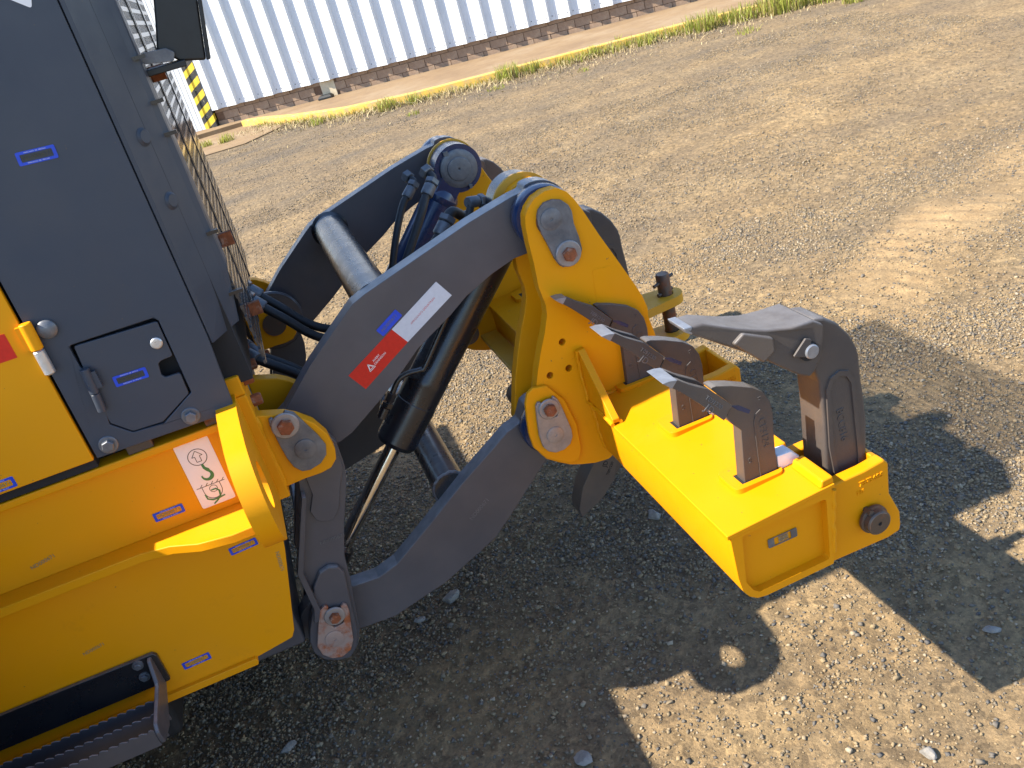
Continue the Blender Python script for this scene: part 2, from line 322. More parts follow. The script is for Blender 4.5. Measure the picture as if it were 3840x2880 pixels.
    def text(s, txt, size, M4, mi=0, thick=.0004):
        cu = bpy.data.curves.new('t','FONT'); cu.body = txt; cu.size = size; cu.align_x = 'CENTER'; cu.align_y = 'CENTER'; cu.extrude = thick; cu.resolution_u = 3
        ob = bpy.data.objects.new('t', cu); me = bpy.data.meshes.new_from_object(ob)
        s.add([M4 @ v.co for v in me.vertices], [tuple(p.vertices) for p in me.polygons], mi)
        bpy.data.objects.remove(ob); bpy.data.curves.remove(cu); bpy.data.meshes.remove(me); return s
    def mesh(s, name):
        me = bpy.data.meshes.new(name); me.from_pydata(s.v, [], s.f); me.polygons.foreach_set('material_index', s.mi)
        bm = bmesh.new(); bm.from_mesh(me); bmesh.ops.recalc_face_normals(bm, faces=bm.faces); bm.to_mesh(me); bm.free(); me.update(); return me
    def build(s, name, mat, parent=None, bevel=0, ang=38):
        return link(name, s.mesh(name), mat, parent, bevel, ang)
def fillet(poly, r, n=4):
    out = []; k = len(poly)
    for i in range(k):
        p = Vector(poly[i]); a = Vector(poly[i-1])-p; b = Vector(poly[(i+1)%k])-p
        la, lb = a.length, b.length
        if la < 1e-6 or lb < 1e-6: continue
        ang = a.angle(b)
        if ang > 2.95: out.append(tuple(p)); continue
        d = min(r/math.tan(ang/2), la*.45, lb*.45)
        p0 = p + a/la*d; p1 = p + b/lb*d
        for j in range(n+1):
            t = j/n; q = p0*(1-t)**2 + p*2*t*(1-t) + p1*t*t; out.append((q.x,q.y))
    return out
def arc(cx, cz, r, a0, a1, n=14):
    return [(cx+r*math.cos(R_(a0+(a1-a0)*i/n)), cz+r*math.sin(R_(a0+(a1-a0)*i/n))) for i in range(n+1)]
def circ(cx, cz, r, n=28): return arc(cx, cz, r, 0, 360*(n-1)/n, n-1)
def facing(x, y, z, ang=0):
    """frame for lettering on a surface that faces the viewer's side (-Y); ang turns it in that surface"""
    return Matrix.Translation((x,y,z)) @ Matrix.Rotation(R_(-ang),4,'Y') @ Matrix.Rotation(R_(90),4,'X')
def ring_text(name, quad, y, parent, mats, txt='ND000671', torn=False, solid=False):
    """small blue-framed marking sticker: quad = four corners in x,z"""
    q = [Vector(p) for p in quad]; cx = sum(p.x for p in q)/4; cz = sum(p.y for p in q)/4
    u = ((q[2]+q[3])-(q[0]+q[1])); w = u.length/2; ang = math.degrees(math.atan2(u.y, u.x)); h = ((q[0]-q[1]).length+(q[3]-q[2]).length)/2
    m = MB(); T = facing(cx, y, cz, ang)
    def rect(a, b): return [(-a,-b),(a,-b),(a,b),(-a,b)]
    def put(loop_out, hole, mi, t):
        k = MB(); k.prism(fillet(loop_out,.003), -t, 0, [fillet(hole,.002)] if hole else [], 'z', mi)
        m.add([T @ (Vector(v)+Vector((0,0,t))) for v in k.v], k.f, mi)
    put(rect(w/2, h/2), None if solid else rect(w/2*.82, h/2*.58), 0, .0006)
    if not solid and not torn: 
        for s in (1,-1): m.text('MARCACAO  DE  VEICULO', h*.13, T @ Matrix.Translation((0, s*h*.385, .0007)), 2, .0001)
    m.text(txt, h*.50, T @ Matrix.Translation((0,0,.0008)) @ Matrix.Scale(w*.78/(h*.50*4.55),4,(1,0,0)), 1, .0003)
    return m.build(name, mats, parent)

# ================================================================== THE SETTING
rng = np.random.default_rng(7)
def lattice(n=256, seed=0): return np.random.default_rng(seed).random((n,n))
_lat = [lattice(256, 11+i) for i in range(6)]
def vnoise(x, y, s, k=0):
    a = _lat[k]; x = x*s+97.3; y = y*s+51.7
    i = np.floor(x).astype(int); j = np.floor(y).astype(int); fx = x-i; fy = y-j
    fx = fx*fx*(3-2*fx); fy = fy*fy*(3-2*fy)
    g = lambda p,q: a[p % 256, q % 256]
    return (g(i,j)*(1-fx)+g(i+1,j)*fx)*(1-fy)+(g(i,j+1)*(1-fx)+g(i+1,j+1)*fx)*fy - .5
U = Vector((.9205,-.3907,0)); NW = Vector((-.3907,-.9205,0))     # along the shed wall, and out of it
WA = Vector((-.185,15.754,0))                                    # wall corner by the striped post
def wallpt(u, out, z): p = WA + U*u + NW*out; return (p.x, p.y, z)
def track(x, y):
    x = np.asarray(x, float); y = np.asarray(y, float); c_, s_ = .905, .425
    s = (x-2.2)*c_ + (y-3.02)*s_; d = -(x-2.2)*s_ + (y-3.02)*c_ - .10*np.sin(s*1.3)
    m = np.exp(-(d/.24)**4)*np.clip(s/.5+.4, 0, 1)*np.clip(vnoise(x, y, 1.9, 5)*1.8+.85, 0, 1)
    return s, d, m
def ground_z(x, y):
    x = np.asarray(x, float); y = np.asarray(y, float)
    near = np.clip(1-(np.hypot(x-.6, y-2.5)-3)/9, .25, 1)
    a = x*.927 - y*.374; b = x*.374 + y*.927
    h = .024*vnoise(a*.55, b*1.1, .9, 0) + .014*vnoise(x, y, 3.1, 1)*near + .008*vnoise(x, y, 9, 2)*near + .006*vnoise(x, y, 27, 3)*near + .0045*vnoise(x, y, 61, 1)*near
    # soft tyre tread ridges in a sandy strip
    s, d, m_ = track(x, y)
    h += m_*(.0075*np.sin(s*2*np.pi/.13 + 9*np.abs(d) + 2.4*vnoise(x, y, 4.1, 2) + 2*vnoise(x, y, 1.6, 3))*(.6+vnoise(x, y, 6, 4)) + .004)
    t = np.clip((b-4.5)/6.5, 0, 1); t = t*t*(3-2*t)            # the yard rises a little towards the shed
    return h - .205*(1-t) - .010
def axis_pts(lo, hi, step, far_lo, far_hi):
    mid = np.arange(lo, hi+1e-6, step); r = []; p = hi; s = step
    while p < far_hi: s *= 1.16; p += s; r.append(p)
    l = []; p = lo; s = step
    while p > far_lo: s *= 1.16; p -= s; l.append(p)
    return np.array(l[::-1] + list(mid) + r)
gx = axis_pts(-1.3, 4.3, .0105, -120, 120); gy = axis_pts(1.0, 4.6, .0105, -60, 150)
X, Y = np.meshgrid(gx, gy, indexing='ij'); Z = ground_z(X, Y)
me = bpy.data.meshes.new('ground'); nx, ny = X.shape
co = np.stack([X,Y,Z], -1).reshape(-1,3).astype(np.float32)
idx = np.arange(nx*ny).reshape(nx,ny); q = np.stack([idx[:-1,:-1],idx[1:,:-1],idx[1:,1:],idx[:-1,1:]], -1).reshape(-1,4)
def fast_mesh(me, co, faces):
    me.vertices.add(len(co)); me.vertices.foreach_set('co', np.ascontiguousarray(co, np.float32).ravel())
    k = faces.shape[1]; me.loops.add(faces.size); me.loops.foreach_set('vertex_index', np.ascontiguousarray(faces, np.int32).ravel())
    me.polygons.add(len(faces)); me.polygons.foreach_set('loop_start', np.arange(0, faces.size, k, dtype=np.int32)); me.polygons.foreach_set('loop_total', np.full(len(faces), k, np.int32))
    me.update(calc_edges=True); me.validate()
fast_mesh(me, co, q)
at_ = me.attributes.new('sand', 'FLOAT', 'POINT'); at_.data.foreach_set('value', np.ascontiguousarray(track(X, Y)[2].ravel(), np.float32))
me.polygons.foreach_set('use_smooth', [True]*len(me.polygons))
m, nt, b = newmat('gravelly_dirt')
tc = nt.nodes.new('ShaderNodeTexCoord')
mp = nt.nodes.new('ShaderNodeMapping'); mp.inputs['Rotation'].default_value = (0,0,R_(22)); mp.inputs['Scale'].default_value = (.55,1.1,1); L(nt, tc.outputs['Object'], mp.inputs['Vector'])
ws = tc.outputs['Object']
dirt = ramp(nt, noise(nt, ws, 2.3, 8, .65), [(.25,(.20,.138,.072)),(.5,(.285,.200,.102)),(.75,(.37,.270,.142))])
gr = ramp(nt, noise(nt, ws, 120, 4, .7), [(.3,(.058,.053,.048)),(.55,(.125,.105,.082)),(.78,(.22,.175,.12))])
patch = noise(nt, mp.outputs[0], 1.5, 9, .72)
kf = ramp(nt, patch, [(.36,(.10,.10,.10)),(.74,(.80,.80,.80))])
sy = nt.nodes.new('ShaderNodeSeparateXYZ'); L(nt, tc.outputs['Object'], sy.inputs[0])
mr = nt.nodes.new('ShaderNodeMapRange'); mr.inputs[1].default_value = 6; mr.inputs[2].default_value = 12; mr.inputs[3].default_value = 0; mr.inputs[4].default_value = .38; L(nt, sy.outputs['Y'], mr.inputs[0])
ad = nt.nodes.new('ShaderNodeMath'); ad.operation = 'ADD'; ad.use_clamp = True; L(nt, kf, ad.inputs[0]); L(nt, mr.outputs[0], ad.inputs[1])       # stonier towards the kerb
c = mix(nt, ad.outputs[0], dirt, gr)
mid = ramp(nt, noise(nt, ws, 26, 8, .75), [(.3,(.58,.58,.60)),(.7,(1.34,1.30,1.22))]); c = mix(nt, 1, c, mid, 'MULTIPLY')
vb = nt.nodes.new('ShaderNodeTexVoronoi'); vb.inputs['Scale'].default_value = 48; L(nt, ws, vb.inputs['Vector'])
c = mix(nt, .5, c, mix(nt, 1, c, ramp(nt, vb.outputs['Color'], [(.1,(.40,.40,.43)),(.5,(1,1,1)),(.95,(1.5,1.44,1.35))]), 'MULTIPLY'))
sa = nt.nodes.new('ShaderNodeAttribute'); sa.attribute_name = 'sand'
c = mix(nt, ramp(nt, sa.outputs['Fac'], [(.1,(0,0,0)),(.9,(.8,.8,.8))]), c, ramp(nt, noise(nt, ws, 12, 8), [(.3,(.30,.198,.098)),(.7,(.38,.265,.138))]))
speck = nt.nodes.new('ShaderNodeTexVoronoi'); speck.inputs['Scale'].default_value = 150; L(nt, ws, speck.inputs['Vector'])
sv = ramp(nt, speck.outputs['Color'], [(.0,(.45,.46,.5)),(1,(1.45,1.38,1.25))])
c = mix(nt, .45, c, mix(nt, 1.0, c, sv, 'MULTIPLY'))
L(nt, c, b.inputs['Base Color']); b.inputs['Roughness'].default_value = .95; b.inputs['Specular IOR Level'].default_value = .2
add = nt.nodes.new('ShaderNodeMath'); add.operation = 'MULTIPLY_ADD'; L(nt, speck.outputs['Distance'], add.inputs[0]); add.inputs[1].default_value = -.25; L(nt, noise(nt, ws, 60, 10, .8), add.inputs[2])
ad2 = nt.nodes.new('ShaderNodeMath'); ad2.operation = 'ADD'; L(nt, add.outputs[0], ad2.inputs[0]); L(nt, noise(nt, ws, 19, 8, .8), ad2.inputs[1])
bump(nt, b, ad2.outputs[0], .6, .013)
me.materials.append(m); ground = bpy.data.objects.new('ground', me); COL.objects.link(ground); ground['kind'] = 'structure'; ground['label'] = 'dusty tan gravel yard ground with grey stony patches'

# loose stones (uncountable): one object
def stones(n, x0, x1, y0, y1, smin, smax, seed, thr, small=False, ex=3.2):
    r = np.random.default_rng(seed); x = r.uniform(x0,x1,n*4); y = r.uniform(y0,y1,n*4)
    a = x*.927 - y*.374; bb = x*.374 + y*.927
    d = vnoise(a*.6, bb*1.3, 1.7, 4) + .6*vnoise(x, y, 5.2, 5)
    keep = r.random(n*4) < np.clip((d+thr)*1.5+.42, .15, 1)*(1-.88*track(x,y)[2]); x = x[keep][:n]; y = y[keep][:n]; n = len(x)
    s = smin*(smax/smin)**(r.random(n)**ex)
    if small: base = np.array([(1,0,0),(-1,0,0),(0,1,0),(0,-1,0),(0,0,1),(0,0,-1)], float)*.78
    else: base = np.array([(i,j,k) for i in (-1,1) for j in (-1,1) for k in (-1,1)], float)*.5
    nv = len(base); v = base[None]*np.ones((n,1,1)) + r.normal(0,.17,(n,nv,3)); v /= (np.linalg.norm(v,axis=2,keepdims=True)*.55+.45*.75)
    v *= .62*s[:,None,None]*np.stack([r.uniform(.7,1.5,n), r.uniform(.7,1.1,n), r.uniform(.45,.9,n)],-1)[:,None,:]
    th = r.uniform(0,2*np.pi,n); c_, s_ = np.cos(th), np.sin(th)
    t = r.uniform(-.5,.5,n); ct, st = np.cos(t), np.sin(t)
    vx, vy, vz = v[...,0], v[...,1], v[...,2]
    vx, vz = vx*ct[:,None]+vz*st[:,None], -vx*st[:,None]+vz*ct[:,None]
    vx, vy = vx*c_[:,None]-vy*s_[:,None], vx*s_[:,None]+vy*c_[:,None]
    z = ground_z(x,y) + s*.20
    co = np.stack([vx+x[:,None], vy+y[:,None], vz+z[:,None]], -1).reshape(-1,3)
    F = np.array([(0,1,3),(0,3,2),(4,6,7),(4,7,5),(0,4,5),(0,5,1),(2,3,7),(2,7,6),(0,2,6),(0,6,4),(1,5,7),(1,7,3)])
    if small: F = np.array([(0,2,4),(2,1,4),(1,3,4),(3,0,4),(2,0,5),(1,2,5),(3,1,5),(0,3,5)])
    return co, (F[None]+nv*np.arange(n)[:,None,None]).reshape(-1,3)
parts = [stones(150000,-1.3,2.7,1.0,4.5,.0036,.012,1,.05,True,1.8), stones(30000,-1.4,2.9,1.0,4.5,.006,.0165,5,.02,False,2.4), stones(160,-1.4,3.0,.95,4.5,.014,.022,2,.15), stones(26000,2.7,6.0,2.6,4.5,.005,.014,6,.05,True,1.8), stones(80000,-1.0,6.5,4.5,9.0,.005,.015,3,.10,True,1.8), stones(16000,-1,10,9.0,14,.008,.018,4,.15,True)]
off = 0; cs = []; fs = []
for c0, f0 in parts: cs.append(c0); fs.append(f0+off); off += len(c0)
me = bpy.data.meshes.new('gravel'); fast_mesh(me, np.concatenate(cs), np.concatenate(fs))
m, nt, b = newmat('gravel_stone'); gi = nt.nodes.new('ShaderNodeNewGeometry')
sc = ramp(nt, gi.outputs['Random Per Island'], [(0,(.115,.108,.102)),(.25,(.18,.153,.120)),(.5,(.235,.180,.110)),(.85,(.31,.228,.130)),(1,(.37,.305,.22))])
dv = ramp(nt, noise(nt, coords(nt), 160, 4), [(.35,(.75,.75,.75)),(.7,(1.15,1.12,1.05))])
L(nt, mix(nt, 1, sc, dv, 'MULTIPLY'), b.inputs['Base Color']); b.inputs['Roughness'].default_value = .9; b.inputs['Specular IOR Level'].default_value = .25
me.materials.append(m); gravel = bpy.data.objects.new('gravel', me); COL.objects.link(gravel); gravel['kind'] = 'stuff'; gravel['label'] = 'loose grey and tan gravel scattered over the yard'
MSTONE = m
def rock(x, y, s, label, seed, sq=(1.25,.9,.75), rz=.4):
    r = np.random.default_rng(seed); bm = bmesh.new(); bmesh.ops.create_icosphere(bm, subdivisions=3, radius=1)
    ph = r.uniform(-1,1,(9,3)); ph /= np.linalg.norm(ph,axis=1,keepdims=True); dd = r.uniform(.45,.85,9)
    for v in bm.verts:
        p = np.array(v.co)
        for n_, d_ in zip(ph, dd):
            e = p@n_ - d_
            if e > 0: p = p - n_*e
        v.co = p*(1+.03*r.normal()) * np.array(sq) * s
    bmesh.ops.rotate(bm, verts=bm.verts, cent=(0,0,0), matrix=Matrix.Rotation(rz,3,'Z'))
    me = bpy.data.meshes.new('stone'); bm.to_mesh(me); bm.free()
    o = link('stone', me, MROCK, None, 0, 25); o.location = (x, y, float(ground_z(x,y)) + s*.30)
    return tag(o, label, 'stone', 'larger loose stones on the yard')
MROCK = metal('grey_rock', (.13,.125,.12), (.30,.27,.23), 0, .85, 30, .6, .003)
for a in ((.085,2.071,.036,'pale angular stone in the shade below the lower grey ripper arm',3,(1.35,.95,.8),.2),
          (.729,2.045,.034,'pale stone half hidden behind the lower edge of the yellow ripper beam',4,(1.0,.9,.9),1.1),
          (.203,1.356,.034,'dull brownish stone at the bottom edge of the picture, beside a sunlit spot',5,(.8,1.3,.5),.9),
          (-.433,1.766,.026,'flat pale stone in the shade near the bottom left, below the black step',6,(1.4,.9,.5),.3),
          (.812,1.015,.022,'upright sunlit stone near the bottom right corner',7,(.8,1.3,1.0),.2),
          (-.026,2.034,.020,'small pale stone in the shade just right of the rusty bottom pin plate',8,(1.3,.9,.6),.2),
          (1.148,1.196,.020,'grey stone in the beam shadow at the right edge of the picture',9,(1.5,.8,.6),-.5)):
    rock(a[0]*1.128,a[1]*1.128,a[2]*.82,a[3],a[4],a[5],a[6])

# ------------------------------------------------------------------ pavement, kerb
pv = [(-3.2,15.6),(-3.2,16.9),(-.185,15.754),(9.0,11.85),(20,7.2),(20,4.0),(8.0,9.55),(5.75,10.86),(4.9,11.2),(3.9,11.62),(2.3,12.34),(1.43,13.02),(.75,14.05),(.35,15.0),(.1,15.35)]
m, nt, b = newmat('dusty_concrete'); v = coords(nt)
c = ramp(nt, noise(nt, v, 1.1, 8, .7), [(.3,(.16,.098,.048)),(.5,(.215,.140,.070)),(.72,(.26,.19,.115))])
c = mix(nt, ramp(nt, noise(nt, v, 7, 8), [(.5,(0,0,0)),(.75,(.55,.55,.55))]), c, (.15,.095,.055))
L(nt, c, b.inputs['Base Color']); b.inputs['Roughness'].default_value = .9; bump(nt, b, noise(nt, v, 60, 6), .3, .004); M['pave'] = m
p = MB().prism(pv, -.05, .075, axis='z').build('pavement', 'pave', None, .008); p['kind'] = 'structure'; p['label'] = 'raised dusty concrete walk along the foot of the shed'
p = MB().prism([(-6,13.6),(.0,13.2),(.75,14.0),(.35,15.0),(.1,15.35),(-3.2,15.6),(-6,16.6)], -.05, .006, axis='z').build('apron', 'pave', None, .002); p['kind'] = 'structure'; p['label'] = 'flat dusty concrete apron before the shed door'
m, nt, b = newmat('worn_yellow_kerb'); v = coords(nt)
wear = ramp(nt, noise(nt, v, 9, 9, .75), [(.45,(0,0,0)),(.62,(1,1,1))])
L(nt, mix(nt, wear, (.58,.36,.06), (.34,.24,.13)), b.inputs['Base Color']); b.inputs['Roughness'].default_value = .85; bump(nt, b, noise(nt, v, 50, 6), .4, .004); M['kerb'] = m
kp = [(.05,15.22),(.30,14.86),(.70,13.97),(1.38,12.93),(2.25,12.24),(3.86,11.52),(4.86,11.10),(5.71,10.76),(7.96,9.45),(20,3.9)]
inn = []; 
for i, a in enumerate(kp):
    t = (Vector(kp[min(i+1,len(kp)-1)])-Vector(kp[max(i-1,0)])).normalized(); inn.append((a[0]-t.y*.13*1, a[1]+t.x*.13))
kerb_root = MB().prism(kp + inn[::-1], -.05, .098, axis='z').build('kerb', 'kerb', None, .012); kerb_root['kind'] = 'structure'; kerb_root['label'] = 'worn yellow painted kerb edging the walk'

# ------------------------------------------------------------------ metal shed
shed = thing('metal_shed', 'white corrugated metal shed on a low brown block wall behind the yard', 'building', wallpt(4,0,0))
m, nt, b = newmat('white_coated_steel'); v = coords(nt)
L(nt, ramp(nt, noise(nt, v, 2.0, 6), [(.3,(.585,.605,.62)),(.7,(.65,.665,.675))]), b.inputs['Base Color']); b.inputs['Roughness'].default_value = .55; b.inputs['Specular IOR Level'].default_value = .08; M['clad'] = m
m, nt, b = newmat('brown_concrete_block'); v = coords(nt)
c = ramp(nt, noise(nt, v, 4, 7), [(.3,(.20,.125,.075)),(.55,(.30,.20,.13)),(.75,(.40,.29,.19))])
c = mix(nt, ramp(nt, noise(nt, v, 70, 6), [(.5,(0,0,0)),(.8,(.5,.5,.5))]), c, (.16,.10,.065))
L(nt, c, b.inputs['Base Color']); b.inputs['Roughness'].default_value = .92; bump(nt, b, noise(nt, v, 90, 6), .5, .004); M['block'] = m
M['mortar'] = flat('brown_mortar', (.15,.085,.05), .95, 0, .3, 20)
M['vent'] = flat('cream_render', (.55,.45,.30), .85, 0, .15, 12)
M['hazard_y'] = paint('hazard_yellow', (.68,.47,.02), .5, dust=(.5,.4,.2), dust_amt=.4)
M['hazard_k'] = flat('hazard_black', (.03,.03,.028), .6, 0, .5, 30)
def wallmesh(prof, z0, z1, close=None):
    """vertical sheet: prof = list of (u, out)"""
    k = MB(); a = [wallpt(u,o,z0) for u,o in prof] + [wallpt(u,o,z1) for u,o in prof]; n = len(prof)
    k.add(a, [(i,i+1,n+i+1,n+i) for i in range(n-1)]); return k
PITCH = .3252; D_ = .080
def rib_out(x): return D_*(.12+.88*min(1,max(0,x/.215)))
def ribprof(u0):
    """one rib pitch: wide stiffened face leaning out to the right, then a steep return and a narrow valley"""
    c0 = u0-.215; pr = [(c0-.010,0),(c0,rib_out(0))]
    for i in range(4):
        x = .05+i*.032; pr += [(c0+x,rib_out(x)),(c0+x+.004,rib_out(x)-.004),(c0+x+.010,rib_out(x+.01)-.004),(c0+x+.014,rib_out(x+.014))]
    pr += [(u0,D_),(u0+.03,0)]
    return pr
for s_ in range(-1, 17):
    pr = []
    for i in range(3):
        k = s_*3+i
        if k < 0: continue
        pr += ribprof(k*PITCH+.0)
    if len(pr) < 4: continue
    if s_ >= 0: pr.append((pr[-1][0]+.070, 0))
    q = wallmesh(pr, .327, 5.2).build('cladding_sheet', 'clad', shed, 0, 0)
    sm = q.modifiers.new('thickness','SOLIDIFY'); sm.thickness = .0015
    scr = MB()
    for i in range(3):
        u = (s_*3+i)*PITCH
        for du, o in ((-.175,rib_out(.04)),(-.03,rib_out(.185)),(.055,.0)):
            a = Vector(wallpt(u+du, o, .39)); scr.lathe(a, a+NW*.006, [(0,.009),(.003,.009),(.006,.005)], 8)
    scr.build('screw_row', 'zinc', q)['kind'] = 'stuff'
z0 = .075; BL = .2675; BH = .126
kk = MB(); a = [wallpt(u,o,z) for u in (-.12, 17) for o in (-.26,-.042) for z in (-.05,.345)]
kk.add(a, [(0,1,3,2),(4,6,7,5),(0,4,5,1),(2,3,7,6),(0,2,6,4),(1,5,7,3)]); kk.build('wall_core', 'mortar', shed)
def blockmesh(L_, H_):
    k = MB(); v = [tuple(U*u + NW*o + Vector((0,0,z))) for u in (0,L_) for o in (-.1,0) for z in (0,H_)]
    k.add(v, [(0,1,3,2),(4,6,7,5),(0,4,5,1),(2,3,7,6),(0,2,6,4),(1,5,7,3)]); return k.mesh('block')
bmesh_full = blockmesh(BL-.009, BH-.008); bmesh_full.materials.append(M['block'])
for row in range(3):
    for i in range(0, 40):
        u = -.12 + i*BL + (row % 2)*BL*.5
        zz = z0 - .055 + row*BH
        if 1.70 < u+BL*.5 < 2.0 : continue
        o = bpy.data.objects.new('block', bmesh_full); COL.objects.link(o)
        o.location = Vector(wallpt(u, -.03 + random.Random(row*99+i).uniform(-.004,.004), zz)); attach(o, shed)
k = MB(); v = [wallpt(u,o,z) for u in (1.735,1.975) for o in (-.12,-.022) for z in (.02,.335)]
k.add(v, [(0,1,3,2),(4,6,7,5),(0,4,5,1),(2,3,7,6),(0,2,6,4),(1,5,7,3)]); k.build('rendered_pier', 'vent', shed, .004)
# striped corner post, sliding door, eaves
post = MB(); hz = [(-.345,-.03),(-.345,.05),(-.28,.05),(-.27,.035),(-.21,.035),(-.20,.05),(-.135,.05),(-.135,-.03)]
m, nt, b = newmat('hazard_stripes'); tc = nt.nodes.new('ShaderNodeTexCoord'); sp = nt.nodes.new('ShaderNodeSeparateXYZ'); L(nt, tc.outputs['Object'], sp.inputs[0])
ma = nt.nodes.new('ShaderNodeMath'); ma.operation = 'MULTIPLY_ADD'; L(nt, sp.outputs['X'], ma.inputs[0]); ma.inputs[1].default_value = -.62; L(nt, sp.outputs['Z'], ma.inputs[2])
md = nt.nodes.new('ShaderNodeMath'); md.operation = 'PINGPONG'; L(nt, ma.outputs[0], md.inputs[0]); md.inputs[1].default_value = .105
gt = nt.nodes.new('ShaderNodeMath'); gt.operation = 'GREATER_THAN'; L(nt, md.outputs[0], gt.inputs[0]); gt.inputs[1].default_value = .0525
wr = ramp(nt, noise(nt, tc.outputs['Object'], 22, 8, .7), [(.56,(0,0,0)),(.70,(.8,.8,.8))])
cc = mix(nt, gt.outputs[0], (.70,.50,.03), (.035,.033,.03)); L(nt, mix(nt, wr, cc, (.42,.36,.20)), b.inputs['Base Color']); b.inputs['Roughness'].default_value = .6; M['hazard'] = m
nb = len(hz); post.add([wallpt(u,o,.02) for u,o in hz]+[wallpt(u,o,4.6) for u,o in hz], [(i,(i+1)%nb,nb+(i+1)%nb,nb+i) for i in range(nb)]+[tuple(range(nb-1,-1,-1)), tuple(range(nb,2*nb))])
post.build('corner_post', 'hazard', shed)
dp = []
for i in range(60): 
    u = -5.2 + i*.081; dp += [(u,.0),(u+.066,.0),(u+.069,-.012),(u+.078,-.012)]
dp = [q for q in dp if q[0] < -.347]
dr = wallmesh(dp, .045, 4.5).build('sliding_door', 'clad', shed, 0, 0); sm = dr.modifiers.new('thickness','SOLIDIFY'); sm.thickness = .003
k = MB(); v = [wallpt(u,o,z) for u in (-6,17) for o in (-6,.12) for z in (5.2,5.3)]
k.add(v, [(0,1,3,2),(4,6,7,5),(0,4,5,1),(2,3,7,6),(0,2,6,4),(1,5,7,3)]); k.build('roof', 'clad', shed)
k = MB(); k.add([wallpt(u,-.3,z) for u in (-6,17) for z in (0,5.2)], [(0,1,3,2)]); k.build('inner_wall', 'dark', shed)
sg = MB(); M4 = Matrix.Translation(wallpt(1.545,rib_out(.13)+.012,.72)) @ Matrix(((U.x,0,-NW.x*-1,0),(U.y,0,NW.y,0),(0,1,0,0),(0,0,0,1)))
sg.add([M4 @ Vector(p) for p in ((-.045,.04,0),(.045,.04,0),(.03,-.06,0),(-.03,.04,0),(.03,.03,0),(.022,-.03,0))], [(0,1,2),(3,4,5)]); sg.f = [(0,1,4,3),(1,2,5,4),(0,3,5,2)]; sg.mi = [0]*3
sg.build('faded_mark', flat('faded_red_print', (.55,.33,.27), .6), shed)
bx = thing('bait_box', 'small black box on the walk against the cream pier of the shed', 'box', wallpt(1.80,.14,.075))
k = MB(); v = []
for z, g in ((.077,0),(.105,.0),(.135,.03)):
    v += [wallpt(u,o,z) for u,o in ((1.70+g,.04+g*.5),(1.93-g,.04+g*.5),(1.93-g,.20-g),(1.70+g,.20-g))]
k.add(v, [(0,1,5,4),(1,2,6,5),(2,3,7,6),(3,0,4,7),(4,5,9,8),(5,6,10,9),(6,7,11,10),(7,4,8,11),(8,9,10,11),(3,2,1,0)])
k.build('box_body', 'glassblk', bx, .004)

# ------------------------------------------------------------------ grass along the kerb (uncountable)
m, nt, b = newmat('grass_blades'); gi = nt.nodes.new('ShaderNodeNewGeometry')
c = ramp(nt, gi.outputs['Random Per Island'], [(0,(.24,.18,.06)),(.35,(.36,.30,.09)),(.5,(.25,.27,.04)),(.8,(.32,.36,.045)),(1,(.44,.45,.08))])
L(nt, c, b.inputs['Base Color']); b.inputs['Roughness'].default_value = .6; b.inputs['Subsurface Weight'].default_value = 0
tr = nt.nodes.new('ShaderNodeBsdfTranslucent'); L(nt, c, tr.inputs['Color']); ms = nt.nodes.new('ShaderNodeMixShader'); ms.inputs[0].default_value = .35
L(nt, b.outputs[0], ms.inputs[1]); L(nt, tr.outputs[0], ms.inputs[2]); L(nt, ms.outputs[0], nt.nodes['Material Output'].inputs[0]); M['grass'] = m
md_, ntd, bd = newmat('dry_grass'); gi = ntd.nodes.new('ShaderNodeNewGeometry')
L(ntd, ramp(ntd, gi.outputs['Random Per Island'], [(0,(.20,.14,.06)),(.6,(.36,.27,.13)),(1,(.46,.38,.2))]), bd.inputs['Base Color']); bd.inputs['Roughness'].default_value = .8; M['dry'] = md_
def blades(x, y, h, seed, w=.0045, lean=.5):
    r = np.random.default_rng(seed); n = len(x); th = r.uniform(0,2*np.pi,n); ln = np.abs(r.normal(0,lean,n))*h
    dx, dy = np.cos(th), np.sin(th); px, py = -dy, dx; z = ground_z(x,y)
    ww = w*r.uniform(.6,1.5,n); V = []
    for t, k in ((0,1),(.4,.9),(.75,.6),(1,.05)):
        cx = x+dx*ln*t*t; cy = y+dy*ln*t*t; cz = z+h*t*(1-.15*t*np.clip(ln/h,0,1.5))
        V += [np.stack([cx-px*ww*k, cy-py*ww*k, cz],-1), np.stack([cx+px*ww*k, cy+py*ww*k, cz],-1)]
    co = np.stack(V,1).reshape(-1,3); F = np.array([(0,1,3,2),(2,3,5,4),(4,5,7,6)])
    return co, (F[None]+8*np.arange(n)[:,None,None]).reshape(-1,4)
def along_kerb(n, seed, spread, t0=0, t1=1):
    r = np.random.default_rng(seed); P = np.array(kp[1:9]); seg = np.linalg.norm(np.diff(P,axis=0),axis=1); cum = np.r_[0,np.cumsum(seg)]
    s = r.uniform(t0,t1,n)*cum[-1]; i = np.clip(np.searchsorted(cum,s)-1,0,len(seg)-1); f = (s-cum[i])/seg[i]
    p = P[i]*(1-f[:,None])+P[i+1]*f[:,None]; d = np.diff(P,axis=0)[i]/seg[i][:,None]
    o = np.abs(r.normal(0,spread,n))
    return p[:,0]+d[:,1]*o, p[:,1]-d[:,0]*o
def clump(cx, cy, n, rad, seed):
    r = np.random.default_rng(seed); a = r.uniform(0,2*np.pi,n); q = rad*np.sqrt(r.random(n)); return cx+q*np.cos(a), cy+q*np.sin(a)
G = []
